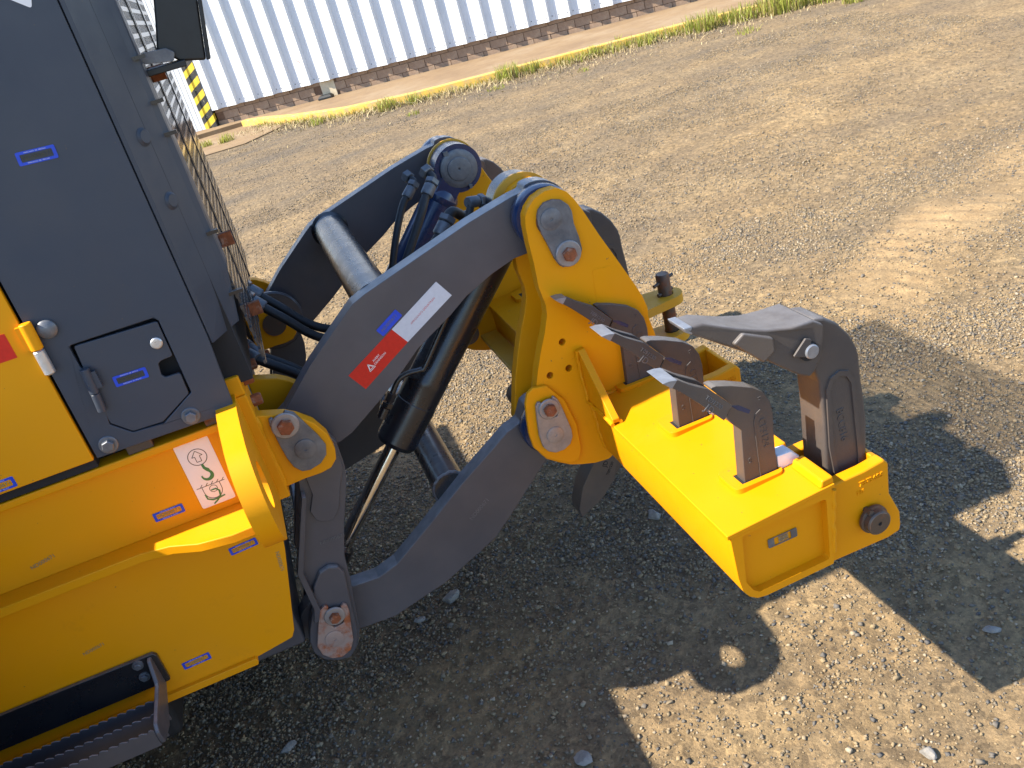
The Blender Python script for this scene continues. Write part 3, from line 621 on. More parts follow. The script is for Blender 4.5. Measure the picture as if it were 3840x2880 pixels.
for seed, (x, y) in enumerate([along_kerb(1500, 1, .09), along_kerb(900, 2, .13, .55, .9)]):
    r = np.random.default_rng(50+seed); G.append(blades(x, y, r.uniform(.03,.11,len(x))*(1+seed*.5), 60+seed))
tufts = [(-.55,14.2,90,.10,.12),(-.25,14.0,110,.12,.14),(-.95,14.35,50,.10,.08),(1.9,12.2,170,.13,.17),(2.25,12.05,90,.10,.15),(3.45,11.55,260,.17,.20),(3.75,11.45,140,.12,.16),(4.55,11.18,90,.10,.13),(4.95,11.35,70,.05,.14),(5.1,10.75,140,.15,.15),(5.7,10.45,260,.22,.22),(6.15,10.25,200,.24,.20),(6.55,9.98,340,.28,.30),(7.0,9.75,240,.26,.26),(7.4,9.25,120,.22,.16),(8.1,8.75,90,.2,.14),(5.65,9.35,60,.14,.06),(6.9,9.1,120,.16,.10),(2.0,11.0,30,.09,.05),(4.0,10.3,26,.08,.05),(1.0,12.9,60,.12,.12),(3.1,11.0,40,.12,.05)]
for i, (x, y, n, rad, h) in enumerate(tufts):
    px, py = clump(x, y, n, rad, 200+i); r = np.random.default_rng(300+i); G.append(blades(px, py, h*r.uniform(.5,1.15,n), 400+i, .005, .45))
def joined(parts):
    off = 0; cs = []; fs = []
    for c0, f0 in parts: cs.append(c0); fs.append(f0+off); off += len(c0)
    return np.concatenate(cs), np.concatenate(fs)
me = bpy.data.meshes.new('grass'); fast_mesh(me, *joined(G)); me.materials.append(M['grass']); o = bpy.data.objects.new('grass', me); COL.objects.link(o); o['kind'] = 'stuff'; o['label'] = 'yellow green grass tufts growing along the yellow kerb'
Dg = []
for seed, (n, sp, h) in enumerate([(4200,.28,.07),(1800,.7,.03)]):
    x, y = along_kerb(n, 70+seed, sp); r = np.random.default_rng(80+seed); Dg.append(blades(x, y, r.uniform(.4,1.3,n)*h, 90+seed, .004, 1.4))
me = bpy.data.meshes.new('dry_grass'); fast_mesh(me, *joined(Dg)); me.materials.append(M['dry']); o = bpy.data.objects.new('dry_grass', me); COL.objects.link(o); o['kind'] = 'stuff'; o['label'] = 'straw coloured dry grass and litter in front of the kerb'

# ================================================================== THE GRADER
YC = 2.3875                                    # middle of the machine
def mir(y): return 2*YC - y
TP = (.570,1.024); LP = (.450,.502); FP = (-.118,.731); BP = (-.234,.190)     # pin axes: top, low, frame, bottom (x, z)
gr = thing('motor_grader', 'yellow and dark grey motor grader, only its rear corner showing at the left', 'grader', (-1.2,YC,0))
TAG = ['tag_blue','tag_ink','white_refl']; TAGG = ['tag_blue','ink_dark','white_refl']
# grey side panel with the filler door opening
xL, xR = -.492, -.203; zT = 1.87
outer = [(xL,.905)] + [tuple(p) for p in PR['panel'][1:5]] + [(xR-.004,1.0),(xR,1.065),(xR,zT),(xL,zT)]
sp_ = MB().prism(outer, 1.74, 1.752, [fillet(PR['door_hole'],.006)]).build('side_panel', 'panel', gr, .0018)
tag(sp_, 'charcoal grey rear side panel')
MB().box(xL,xR-.02,1.775,1.79,.91,1.16).build('panel_backing', 'dark', sp_)
fd = MB().prism(fillet(PR['door'],.006), 1.741, 1.749).build('filler_door', 'panel', sp_, .0015)
lk = PR['lock'][0]; MB().lathe((lk[0],1.741,lk[1]),(lk[0],1.72,lk[1]),[(0,.0115),(.004,.0115),(.006,.0095),(.0062,.006),(.007,.006)],24).box(lk[0]-.004,lk[0]+.004,1.7335,1.7345,lk[1]-.0008,lk[1]+.0008).build('lock', 'silver', sp_)
hg = PR['hinge']; MB().cyl((hg[0][0],1.731,hg[0][1]),(hg[0][0]-.003,1.731,hg[0][1]-.052),.009,16,.001).cyl((hg[0][0]-.003,1.731,hg[0][1]-.053),(hg[0][0]-.006,1.731,hg[1][1]),.0085,16,.001).box(hg[0][0],hg[0][0]+.016,1.729,1.738,hg[0][1]-.045,hg[0][1]-.01).build('hinge', 'panel', sp_)
for bp in (PR['bolt1'][0], PR['bolt2'][0]): MB().hexbolt((bp[0],1.74,bp[1]), .0125, .010, wr=.0185, rot=.5).build('bolt', 'zinc', sp_)
bp = PR['rub'][0]; MB().lathe((bp[0],1.74,bp[1]),(bp[0],1.7,bp[1]),[(0,.018),(.006,.018),(.010,.014),(.012,.004)],24).build('rubber_bumper', 'fitting', sp_)
ring_text('marking_sticker', PR['tag_door'], 1.7405, sp_, TAGG); ring_text('marking_sticker', PR['tag_panel'], 1.7395, sp_, TAGG)
MB().prism(fillet([(-.30,1.79),(-.30,1.735),(-.244,1.690),(-.236,1.71),(-.236,1.79)],.004), 1.7392, 1.74).build('white_sticker', 'sticker', sp_)
# folded corner panel between the side and the rear
cp = MB(); y0, y1 = 1.745, 1.85
prof = [(xR+.003,y0),(xR+.010,y0+.004),(-.136,1.838),(-.126,1.848),(-.124,1.86),(-.124,1.93)]
pts = []; n = len(prof)
for z in (1.05,1.16,zT):
    for i,(x,y) in enumerate(prof):
        dx = 0 if z > 1.1 else -.030*(i/(n-1)); pts.append((x+dx, y, z - (0 if z>1.1 else .012*i/(n-1))))
cp.add(pts, [(k*n+i,k*n+i+1,(k+1)*n+i+1,(k+1)*n+i) for k in range(2) for i in range(n-1)])
cpo = cp.build('corner_panel', 'panel', gr, 0, 0); cpo.modifiers.new('thickness','SOLIDIFY').thickness = -.004
for z in (1.447,1.325):
    MB().lathe((-.170,1.7895,z),(-.138,1.766,z),[(-.006,.017),(.004,.017),(.006,.013),(.008,.012)],20).build('bolt', 'panel', cpo)
for z in (1.575,1.495,1.435,1.235,1.105):
    MB().box(-.148,-.112,1.838,1.85,z-.0035,z+.0035).build('clip', 'black', cpo)
# radiator grille on the rear
gl = MB(); gx0 = -.128
for i in range(52):
    z = .93 + i*.026; gl.box(gx0-.004,gx0+.002,1.86,2.92,z,z+.009)
for i in range(42):
    y = 1.87 + i*.025; gl.box(gx0-.0035,gx0+.0015,y,y+.009,.93,zT)
for y in (2.16,2.17,2.60): gl.box(gx0-.004,gx0+.004,y,y+.03,.93,zT)
M['grille'] = flat('glossy_grille_paint', (.05,.05,.053), .13, 0, .2)
grille = gl.build('rear_grille', 'grille', gr, 0)
tag(grille, 'glossy black square mesh grille over the radiator'); grille['kind'] = 'stuff'
for z in (1.52,1.16,.99): MB().box(-.13,-.10,2.02,2.035,z,z+.03).build('grille_catch', 'rust', gr)
MB().box(-1.9,-.16,1.80,2.98,.93,zT-.02).build('engine_bay', 'dark', gr)
MB().lathe((-.34,2.17,1.76),(-.34,2.17,2.12),[(0,.055),(.32,.055),(.36,.05)],24).build('shadow_stack', 'dark', gr)  # unseen stub added to cast the bump in the body's shadow
# work lamp at the corner
lm = MB(); lp = PR['lamp']; ly0, ly1 = 1.90, 2.04
lm.prism(fillet([(-.076,1.622),(-.092,1.578),(-.060,1.548),(-.013,1.537),(.012,1.640),(.005,1.70),(-.050,1.70)],.006), ly0, ly1)
lo = lm.build('work_lamp', 'glassblk', gr, .006); tag(lo, 'black boxy work lamp')
MB().prism([(.0125,1.641),(.020,1.640),(-.004,1.537),(-.0125,1.537)], 1.895, 2.045).build('lens_rim', 'glassblk', lo, .002)
MB().prism(fillet([(-.124,1.560),(-.122,1.580),(-.075,1.577),(-.062,1.566),(-.070,1.551)],.006), 1.885, 1.895).build('lamp_bracket', 'fitting', lo, .001)
MB().box(-.126,-.05,1.89,2.0,1.537,1.549).build('lamp_foot', 'glassblk', lo, .002)
# yellow engine cover left of the grey panel
ec = MB().prism([(-2.6,.905),(xL-.006,.905),(xL-.006,1.80),(-2.6,1.80)], 1.736, 1.75).build('engine_cover', 'yellow', gr, .0025)
MB().box(-2.6,-.50,1.7505,1.80,.884,1.79).build('light_filler', 'dark', ec)  # filler added to keep sunlight off the rail's top flange
MB().prism(PR['red_refl'][:1]+[(-.528,1.199),(-.528,1.150),(-.62,1.150),(-.62,1.201)], 1.7352, 1.736).build('red_reflector', 'red', ec)
h = PR['hinge_y']; MB().cyl((h[0][0],1.728,h[0][1]),(h[1][0],1.728,h[1][1]),.0115,20,.0015).box(h[0][0]-.02,h[0][0],1.727,1.737,h[1][1]+.002,h[0][1]-.004).build('hinge', 'yellow', ec)
MB().cyl((h[1][0],1.728,h[1][1]-.001),(h[2][0],1.728,h[2][1]),.0105,20,.003).build('hinge_pin', 'silver', ec)
ring_text('marking_sticker', PR['tag_yellow'], 1.7355, ec, TAG)
# frame rail: web, edge strip on top, ledge below
zb, zt = .683, .880
rl = MB().box(-2.6,-.212,1.77,1.80,zb,zt-.018).build('frame_rail', 'yellow', gr, .002)
MB().box(-2.6,-.245,1.752,1.80,zt-.018,zt).build('rail_top_flange', 'yellow', rl, .004)
lg = [(-2.6,1.80),(-2.6,1.715),(-.50,1.715),(-.44,1.700),(-.38,1.665),(-.31,1.648),(-.215,1.65),(-.215,1.80)]
MB().prism(lg, zb-.022, zb, axis='z').build('rail_ledge', 'yellow', rl, .003)
for x in (-.40,-.345): MB().hexbolt((x,1.735,zb-.022), .013, .010, d=(0,0,-1)).build('bolt', 'rust', rl)
for x in (-.415,-.255): MB().box(x-.026,x+.026,1.757,1.775,zt,zt+.022).build('packing_piece', 'pin', rl, .002)
ring_text('marking_sticker', PR['tag_rail'], 1.7692, rl, TAG)
# lifting and tie-down pictogram
st = MB(); T0 = facing(-.325,1.7695,.779,0)
k = MB().prism(fillet([(-.036,-.079),(.036,-.079),(.036,.079),(-.036,.079)],.005), 0, .0006, axis='z'); st.add([T0 @ Vector(v) for v in k.v], k.f, 0)
def stroke(pts, w, mi, z=.0009):
    P2 = [Vector(p) for p in pts]; l = []; r = []
    ws = w if isinstance(w,(list,tuple)) else [w]*len(P2)
    for i, p_ in enumerate(P2):
        t = (P2[min(i+1,len(P2)-1)]-P2[max(i-1,0)]); t = t.normalized() if t.length else Vector((1,0)); nn = Vector((-t.y,t.x))*ws[i]/2
        l.append(p_+nn); r.append(p_-nn)
    n_ = len(P2); st.add([T0 @ Vector((a.x,a.y,z)) for a in l+r], [(i,i+1,n_+i+1,n_+i) for i in range(n_-1)], mi)
stroke(arc(0,.040,.019,0,360,36), .0016, 1)
ar = [(0,.055),(.011,.042),(.005,.042),(.005,.029),(-.005,.029),(-.005,.042),(-.011,.042),(0,.055)]
for a, b_ in zip(ar, ar[1:]): stroke([a,b_], .0014, 1)
hk = [(.002,.021),(.003,.012),(.008,.005)] + arc(.002,-.006,.0105,40,-190,16); stroke(hk, [.005,.006,.008]+[.0085-.0065*abs((i-6)/11) for i in range(17)], 2, .0012)
stroke([(-.030,-.030),(.030,-.030)], .0014, 1)
for i in range(5): stroke([(-.022+i*.0115,-.030),(-.016+i*.0115,-.024)], .0014, 1)
stroke([(-.019,-.030),(-.019,-.043)]+arc(0,-.045,.0185,185,355,14)+[(.0185,-.030)], .0014, 1)
stroke(arc(.002,-.041,.008,0,360,20), .0013, 1)
stroke([(-.004,-.043),(.006,-.043),(.011,-.050),(.009,-.062),(.0,-.070),(-.010,-.076)], [.003,.0035,.004,.004,.0035,.003], 2, .0012)
stroke([(-.019,-.048),(-.018,-.060),(-.008,-.066),(.006,-.066),(.018,-.064)], [.003,.0035,.004,.0035,.003], 2, .0014)
st.build('pictogram_sticker', ['sticker','ink_dark','green'], rl)
# skirt panel below the rail
sk = MB().prism(fillet([(-2.6,zb-.03),(-.217,zb-.03)]+PR['skirt'][4:6]+[(-.312,.291)]+[(-.407,.277),(-2.6,.272)],.008), 1.78, 1.79).build('skirt_panel', 'yellow', gr, .002)
MB().prism(fillet([(-2.6,.262),(-.405,.265),(-.402,.275),(-.405,.284),(-2.6,.282)],.003), 1.768, 1.795).build('hem', 'yellow', sk, .003)
ring_text('marking_sticker', PR['tag_skirt1'], 1.7795, sk, TAG); ring_text('marking_sticker', PR['tag_skirt2'], 1.7795, sk, TAG)
for (x,z,s_,a) in ((-.69,.72,.012,10),(-.70,.47,.011,8),(-.265,.50,.012,-97)):
    MB().text('ND000671', s_, facing(x, 1.7690 if z>.68 else 1.7795, z, a), 0, .0002).build('etched_marking', 'tag_ink', rl if z>.68 else sk)
# boarding step
stp = MB().prism(fillet([(-1.5,.412),(-.597,.407),(-.590,.398),(-.590,.322),(-1.5,.322)],.006), 1.768, 1.779).build('step', 'black', gr, .002); tag(stp, 'black boarding step with toothed treads')
def tread(y, z0, z1, x1=-.612, nT=None):
    pr = [(-1.5,z0),(x1,z0),(x1,z1)]; x = x1
    while x > -1.5:
        pr += [(x-.004,z1+.005),(x-.010,z1+.005),(x-.014,z1)]; x -= .0205
    pr.append((-1.5,z1)); return MB().prism(pr, y-.004, y).build('tread', 'grey', stp, .001)
tread(1.715,.262,.326); tread(1.655,.270,.336); tread(1.597,.302,.344)
sd_ = MB().prism(fillet([(1.776,.402),(1.755,.402),(1.725,.356),(1.605,.352),(1.590,.340),(1.591,.306),(1.66,.290),(1.776,.318)],.010), -.612, -.602, axis='x').build('step_side', 'grey', stp, .003)
for b_ in PR['stepbolts']: MB().hexbolt((b_[0]-.004,1.768,b_[1]), .0085, .007, wr=.0125).build('bolt', 'zinc', stp)
for b_ in ((-.985,.385),): MB().hexbolt((b_[0],1.768,b_[1]), .0085, .007, wr=.0125).build('bolt', 'rust', stp)
# tie-down eye plate standing out of the frame
ey = MB(); ec_ = (1.622,.777); ol = [(1.80,.915),(1.70,.915),(1.640,.905)] + arc(ec_[0],ec_[1],.118,100,250,18) + [(1.70,.660),(1.80,.655)]
ey.prism(ol, -.024, .018, [circ(ec_[0],ec_[1],.050,32)], axis='x')
rot = Matrix.Translation((-.222,ec_[0],0)) @ Matrix.Rotation(R_(1),4,'Z') @ Matrix.Translation((0,-ec_[0],0)); ey.v = [tuple(rot @ Vector(v)) for v in ey.v]
eye = ey.build('tie_down_eye', 'yellow', gr, .004); tag(eye, 'thick yellow tie-down eye with a round hole')
# bolted mounting flange and clevis lugs at both sides
fl = MB().box(-.222,-.186,1.79,2.985,.905,.950).box(-.222,-.186,1.79,1.90,.640,.905).box(-.222,-.186,2.875,2.985,.640,.905).build('mounting_flange', 'yellow', gr, .004)
for y in (1.852, 2.075, 2.70, 2.925):
    for z in (.915,.862,.808,.655): MB().hexbolt((-.186,y,z), .0135, .022, d=(1,0,0)).build('bolt', 'rust', fl)
lug = PR['pin_lug']; lug = [(-.196,.850)] + lug[1:-1] + [(-.196,.69)]
RET = {}
def pinset(par, ret, ret_y, pin, bolt, matp='zinc', bm='rust', wr=.030, br=.018, pr_=.024):
    a = MB().prism(fillet(ret,.004), ret_y-.010, ret_y).build('retainer_plate', matp, par, .002)
    MB().lathe((pin[0],ret_y-.0095,pin[1]),(pin[0],ret_y-.03,pin[1]),[(0,pr_),(.0025,pr_),(.0032,pr_*.9),(.0033,.004),(.0015,.0035),(.0012,.0005)],24).build('pin_end', matp, par)
    k = MB().hexbolt((bolt[0],ret_y-.010,bolt[1]), br, .013, wr=wr, wh=.005, mi=1, wmi=0, rot=.9); k.build('bolt', ['washer',bm], par)
for near in (True, False):
    ya, yb = (1.80,1.835) if near else (mir(1.835), mir(1.80))
    g = MB().prism(fillet(lug,.006), ya, yb).build('pin_lug', 'yellow', gr, .003)
    ya2, yb2 = (2.02,2.055) if near else (mir(2.055), mir(2.02))
    g2 = MB().prism(fillet(lug,.006), ya2, yb2).build('pin_lug', 'yellow', gr, .003)
    if near: pinset(g, PR['ret_frame'], 1.80, PR['fr_pin'], PR['fr_bolt'])
    MB().box(-.19,-.10,ya,yb2,.838,.850).build('lug_cap', 'yellow', gr, .003) if False else None
    # grey bracket plates that carry the lower arms
    br = PR['bracket']
    for k, (a, b_) in enumerate(((1.866,1.894),(1.992,2.012)) if near else ((mir(2.012),mir(1.992)),(mir(1.894),mir(1.866)))):
        p_ = MB().prism(fillet(br,.010), a, b_).build('link_bracket', 'grey', gr, .0025)
        if near and k == 0:
            MB().prism(fillet(PR['bracket_u'],.006), 1.858, 1.867).build('doubler', 'grey', p_, .002)
            MB().prism(fillet(PR['bracket_low'],.010), 1.850, 1.867).build('doubler', 'grey', p_, .005)
            MB().prism([(-.170,.602),(-.160,.598),(-.236,.408),(-.235,.292),(-.250,.262),(-.262,.262),(-.249,.300),(-.250,.412)], 1.835, 1.867).build('stiffener', 'grey', p_, .002)
            pinset(p_, PR['ret_bottom'], 1.850, PR['bot_pin'], PR['bot_bolt'], 'rustplate', 'rust', .026, .014, .024)
        if not near and k == 0:
            MB().lathe((FP[0],a,FP[1]),(FP[0],a-.02,FP[1]),[(0,.036),(.012,.036),(.014,.033)],28).build('pin_end', 'pin', p_)
            MB().lathe((FP[0],a+.004,FP[1]),(FP[0],a-.02,FP[1]),[(0,.095),(.006,.095),(.010,.09)],36).build('boss', 'grey', p_)
MB().text('ND000671', .014, facing(-.145,1.8648,.450,-2), 0, .0002).build('etched_marking', 'fitting', gr)
for a, b_ in ((1.83,2.06),(mir(2.06),mir(1.83))): MB().cyl((FP[0],a,FP[1]),(FP[0],b_,FP[1]),.036).build('frame_pin', 'pin', gr)
for a, b_ in ((1.86,2.13),(mir(2.13),mir(1.86))): MB().cyl((BP[0],a,BP[1]),(BP[0],b_,BP[1]),.034).build('bottom_pin', 'pin', gr)
# dark rear frame between the brackets
rf = MB().box(-.62,-.30,1.86,2.92,.20,.62).box(-.40,-.225,2.02,2.76,.62,.70).box(-.5,-.225,2.05,2.10,.62,.93).box(-.5,-.225,2.68,2.73,.62,.93).build('rear_frame', 'grey', gr, .01)
MB().box(-.26,-.225,1.90,2.88,.10,.26).build('lower_crossmember', 'grey', gr, .01)
MB().box(-3.2,-.64,1.82,2.95,.12,.90).build('under_light_block', 'dark', gr, .02)  # unseen box added to stop sunlight passing under the machine
hp = MB().box(-.20,-.165,2.10,2.18,.56,.80).build('tow_block', 'black', gr, .02)
# tandem wheels, just outside the frame on the viewer's side and on the far side
def wheel(x, y, yw):
    t = MB().lathe((x,y,.44),(x,y+yw,.44),[(0,.36),(0,.52),(.03,.60),(.09,.645),(yw-.09,.645),(yw-.03,.60),(yw,.52),(yw,.36)],48)
    for i in range(24):
        a = 2*math.pi*i/24; c_, s_ = math.cos(a), math.sin(a)
        for sd__ in (0,1):
            yy0 = y+.01+sd__*(yw/2); a2 = a+sd__*.13
            cx, cz = math.cos(a2), math.sin(a2); tx, tz = -cz, cx
            t.add([(x+cx*rr+tx*w_, yy, .44+cz*rr+tz*w_) for yy in (yy0,yy0+yw/2-.02) for rr in (.63,.675) for w_ in (-.035,.035)], [(0,1,3,2),(4,6,7,5),(0,4,5,1),(2,3,7,6),(0,2,6,4),(1,5,7,3)])
    o = t.build('wheel', 'tyre', gr, .004); MB().lathe((x,y+.02,.44),(x,y+yw-.02,.44),[(0,.10),(.02,.10),(.06,.22),(.06,.30),(.0,.36),(yw-.04,.36)],40).build('rim', 'yellow', o); return o
wheel(-1.52,1.00,.40); wheel(-3.05,1.00,.40); wheel(-1.52,3.375,.40); wheel(-3.05,3.375,.40)
MB().box(-3.3,-1.3,1.44,1.72,.25,.86).build('tandem_case', 'yellow', gr, .03); MB().box(-3.3,-1.3,3.06,3.34,.25,.86).build('tandem_case', 'yellow', gr, .03)  # unseen cases, enlarged to block stray sunlight on the ground by the step
MB().box(-2.5,-2.1,1.55,3.22,.35,.55).build('axle', 'grey', gr, .02)
for a, b_ in ((1.28,1.80),(2.98,3.49)): MB().box(-3.6,-.86,a,b_,1.06,1.10).build('shade_platform', 'grey', gr, .006)  # unseen platforms added, the near one sized for its shadow edge on the ground
# ================================================================== THE RIPPER
rp = thing('ripper_attachment', 'yellow and grey ripper frame raised on parallel arms behind the grader', 'ripper', (.45,YC,0))
def loop_arm(src, head, tail, k_head, rh, rt, a_head, a_tail):
    return src
ua = PR['upper_arm']
up = ua[:10] + arc(TP[0],TP[1],.078,105,-115,18) + ua[10:] + arc(FP[0],FP[1],.085,-45,-190,12)
lo_ = PR['lower_arm']
low = lo_[2:9] + arc(LP[0],LP[1],.075,120,-70,14) + lo_[11:-1] + arc(BP[0],BP[1],.078,-55,-290,16)
ARM = ((1.925,1.975),(mir(1.975)+.0,mir(1.925)+.0))
arms = []
for i, (a, b_) in enumerate(ARM):
    a1 = MB().prism(fillet(up,.012,3), a, b_).build('upper_arm', 'grey', rp, .0025); a2 = MB().prism(fillet(low,.012,3), a, b_).build('lower_arm', 'grey', rp, .0025); arms.append((a1,a2))
n_u, n_l = arms[0]
tag(n_u, 'near upper arm with red and white reflective tape'); tag(n_l, 'near lower grey arm, scuffed')
# reflective tape and marking on the near upper arm
tr_, tw_ = PR['tape_red'], PR['tape_white']
tm = MB().prism(tr_, 1.9242, 1.925)
T1 = facing(.098,1.9243,.820,30)
for sc_, dx in ((1,-.006),(.62,-.006)):
    tri = [(-.009*sc_+dx*0,-.008*sc_),(.009*sc_,-.008*sc_),(0,.009*sc_)]
    pts = tri+[tri[0]]
    for a, b_ in zip(pts, pts[1:]):
        a = Vector(a); b_ = Vector(b_); nn = (b_-a).normalized(); nn = Vector((-nn.y,nn.x))*.0007
        tm.add([T1 @ Vector((p.x-.018,p.y,.0006)) for p in (a-nn,b_-nn,b_+nn,a+nn)], [(0,1,2,3)], 1)
tm.text('AVERY', .0075, T1 @ Matrix.Translation((.007,.004,.0007)), 1, .0001); tm.text('DENNISON', .0075, T1 @ Matrix.Translation((.012,-.004,.0007)), 1, .0001)
tm.build('red_tape', ['red','sticker'], n_u)
tm = MB().prism(tw_[:3]+[(.300,.953),(.290,.947)] if False else tw_, 1.9242, 1.925)
tm.text('APROVADO DENATRAN', .0075, facing(.240,1.9243,.897,30), 1, .0001)
tm.build('white_tape', ['white_refl','red'], n_u)
ring_text('marking_sticker', PR['tag_blue'], 1.9245, n_u, ['tag_blue','fitting','white_refl'], solid=True)
MB().text('ND000671', .016, facing(.222,1.9248,.330,33), 0, .0002).build('etched_marking', 'fitting', n_l)
for i, (a, b_) in enumerate(ARM):
    y0, y1 = ((1.885,1.925) if i == 0 else (b_, b_+.04))
    for pz, r_ in ((TP,.074),(LP,.070)):
        MB().lathe((pz[0],y0,pz[1]),(pz[0],y1,pz[1]),[(0,r_-.004),(.006,r_),(.034,r_),(.04,r_-.004)],36).build('spacer_ring', 'skyblack', rp)
# cross tubes
tu = PR['tube_u'][0]; tl = PR['tube_l'][0]
MB().cyl((tu[0],1.97,tu[1]),(tu[0],mir(1.97),tu[1]),.050,40).lathe((tu[0],mir(1.977)-.012,tu[1]),(tu[0],mir(1.97),tu[1]),[(0,.050),(.012,.058)],40).build('cross_tube', 'black', rp)
MB().cyl((tl[0],1.97,tl[1]),(tl[0],mir(1.97),tl[1]),.044,40).build('cross_tube', 'black', rp)
# towers: two plates each side of the arm
tw = fillet(PR['tower'],.012,3); holes = [circ(*PR[k], .009, 16) for k in ('tower_hole1','tower_hole2','tower_hole3')]
for i, (a, b_, mt) in enumerate(((1.85,1.885,'yellow'),(2.000,2.035,'yellow'),(mir(2.035),mir(2.000),'yellow'),(mir(1.885),mir(1.85),'yellow'))):
    t_ = MB().prism(tw, a, b_, holes if i == 0 else []).build('tower_plate', mt, rp, .003)
    if i == 0:
        tag(t_, 'near yellow tower plate with two pin retainers and three small holes')
        MB().prism(fillet(PR['tower_lug'],.012), 1.838, 1.851).build('doubler', 'yellow', t_, .004)
        pinset(t_, PR['ret_top'], 1.850, PR['top_pin'], PR['top_bolt'], 'zinc', 'rust', .031, .017, .025)
        pinset(t_, PR['ret_low'], 1.838, PR['low_pin'], PR['low_bolt'], 'washer', 'rust', .027, .016, .022)
        MB().prism(fillet(PR['tower_label'],.003), 1.8494, 1.850).build('clear_film', 'yellow', t_)
    if i == 3:
        MB().prism(fillet(PR['tower_lug'],.012), b_, b_+.013).build('doubler', 'yellow', t_, .004)
        MB().prism(fillet(PR['ret_top'],.004), b_, b_+.010).build('retainer_plate', 'zinc', t_, .002)
for pz in (TP, LP): MB().cyl((pz[0],1.845,pz[1]),(pz[0],2.13,pz[1]),.036).build('hinge_pin', 'pin', rp); MB().cyl((pz[0],mir(2.13),pz[1]),(pz[0],mir(1.845),pz[1]),.036).build('hinge_pin', 'pin', rp)
for near in (True, False):
    y0, y1 = (2.035,2.045) if near else (mir(2.045),mir(2.035))
    MB().lathe((TP[0],y0,TP[1]),(TP[0],y1,TP[1]),[(0,.080),(.01,.080)],36).build('spacer_ring', 'hitch', rp)
# hydraulic cylinders
for near in (True, False):
    yc = 2.082 if near else mir(2.082); s_ = 1 if near else -1
    top = Vector((TP[0],yc,TP[1])); bot = Vector((BP[0]+.02,yc,BP[1]+.02)); ax = (bot-top).normalized(); be = Vector((PR['barrel_end'][0][0],yc,PR['barrel_end'][0][1])); Lb = (be-top).dot(ax); Lt = (bot-top).length
    cy = MB().lathe(top, bot, [(.078,.046),(.088,.053),(.10,.058),(.112,.0575),(.120,.054),(Lb-.20,.054),(Lb-.198,.0545),(Lb-.185,.0545),(Lb-.183,.054),(Lb-.13,.054),(Lb-.128,.0555),(Lb-.012,.0555),(Lb,.050)], 40)
    cy.prism(circ(TP[0],TP[1],.074,40), yc-.036, yc+.036)
    k = MB().box(-.045,.045,-.034,.034,-.10,-.04); q = ax.to_track_quat('-Z','Y').to_matrix().to_4x4(); q.translation = top; cy.add([q @ Vector(v) for v in k.v], k.f)
    co_ = cy.build('hydraulic_cylinder', 'skyblack' if not near else 'black', rp, .0, 22)
    MB().lathe(top, bot, [(Lb-.01,.021),(Lt-.06,.021)], 28).build('piston_rod', 'chrome', co_)
    e_ = MB().lathe((bot.x,yc-.034,bot.z),(bot.x,yc+.034,bot.z),[(0,.056),(.068,.056)],32).lathe(top, bot, [(Lt-.11,.022),(Lt-.10,.032),(Lt-.04,.034)],28).build('rod_eye', 'black', co_)
    yf = yc+.036*s_; k = MB().lathe((TP[0],yf,TP[1]),(TP[0],yf+.04*s_,TP[1]),[(0,.059),(.008,.059),(.0095,.057),(.0095,.037),(.013,.036),(.0135,.034),(.0135,.004),(.012,.003),(.012,.0005)],40)
    k.box(TP[0]-.035,TP[0]-.020,min(yf,yf+.01*s_),max(yf,yf+.01*s_),TP[1]+.048,TP[1]+.062).box(TP[0]+.016,TP[0]+.026,min(yf,yf+.012*s_),max(yf,yf+.012*s_),TP[1]-.068,TP[1]-.055)
    k.build('pin_cap', 'fitting', co_, .0015)
    # return pipe clipped to the barrel
    if near:
        pp = [(.330,1.998,.860)] + [(x,1.998,z) for x,z in PR['tube_hard']]
        MB().tube(pp, .007, 10, 5).build('steel_pipe', 'black', co_)
        f0 = Vector((PR['fitting'][0][0],1.998,PR['fitting'][0][1])); f1 = Vector((PR['fitting'][1][0],1.998,PR['fitting'][1][1])); d_ = (f1-f0).normalized()
        MB().hexbolt(f0-d_*.012, .013, .022, d=d_, rot=.2).hexbolt(f0+d_*.014, .015, .014, d=d_).cyl(f1-d_*.008,f1+d_*.02,.013,16).cyl(f1+d_*.008, f1+d_*.008+Vector((.02,.05,.012)), .012, 16).build('pipe_fitting', 'black', co_)
# hoses with crimped ends
def hose(key, y, r, yend=None, crimp=3, dz=0, dy=0, ext=None):
    pts = [(x, (y if yend is None else y+(yend-y)*i/(len(PR[key])-1))+dy, z+dz) for i,(x,z) in enumerate(PR[key])]
    if ext: pts.append(ext)
    h_ = MB().tube(pts, r, 12, 6).build('hydraulic_hose', 'rubber', rp)
    a = Vector(pts[crimp]); b_ = Vector(pts[crimp-1]); d_ = (a-b_).normalized(); k = MB()
    k.lathe(b_-d_*.006, a, [(0,r*1.05),(.004,r*1.45),(.034,r*1.5),(.038,r*1.3)], 18).hexbolt(b_-d_*.022, r*1.75, .016, d=d_)
    k.tube(pts[:crimp], r*.95, 12, 6).hexbolt(Vector(pts[0])-(Vector(pts[1])-Vector(pts[0])).normalized()*.012, r*1.8, .02, d=(Vector(pts[1])-Vector(pts[0])))
    k.build('hose_fitting', 'fitting', h_); return h_
hose('hose_u', 2.38, .0125, 2.30, 3, ext=(.12,2.24,.74)); hose('hose_u', 2.46, .0125, 2.36, 3, .012, ext=(.13,2.32,.76))
hose('hose_l', 2.20, .0125, 2.12, 2, ext=(.0,2.10,.68)); hose('hose_m', 2.28, .0125, 2.18, 2, ext=(.0,2.16,.67))
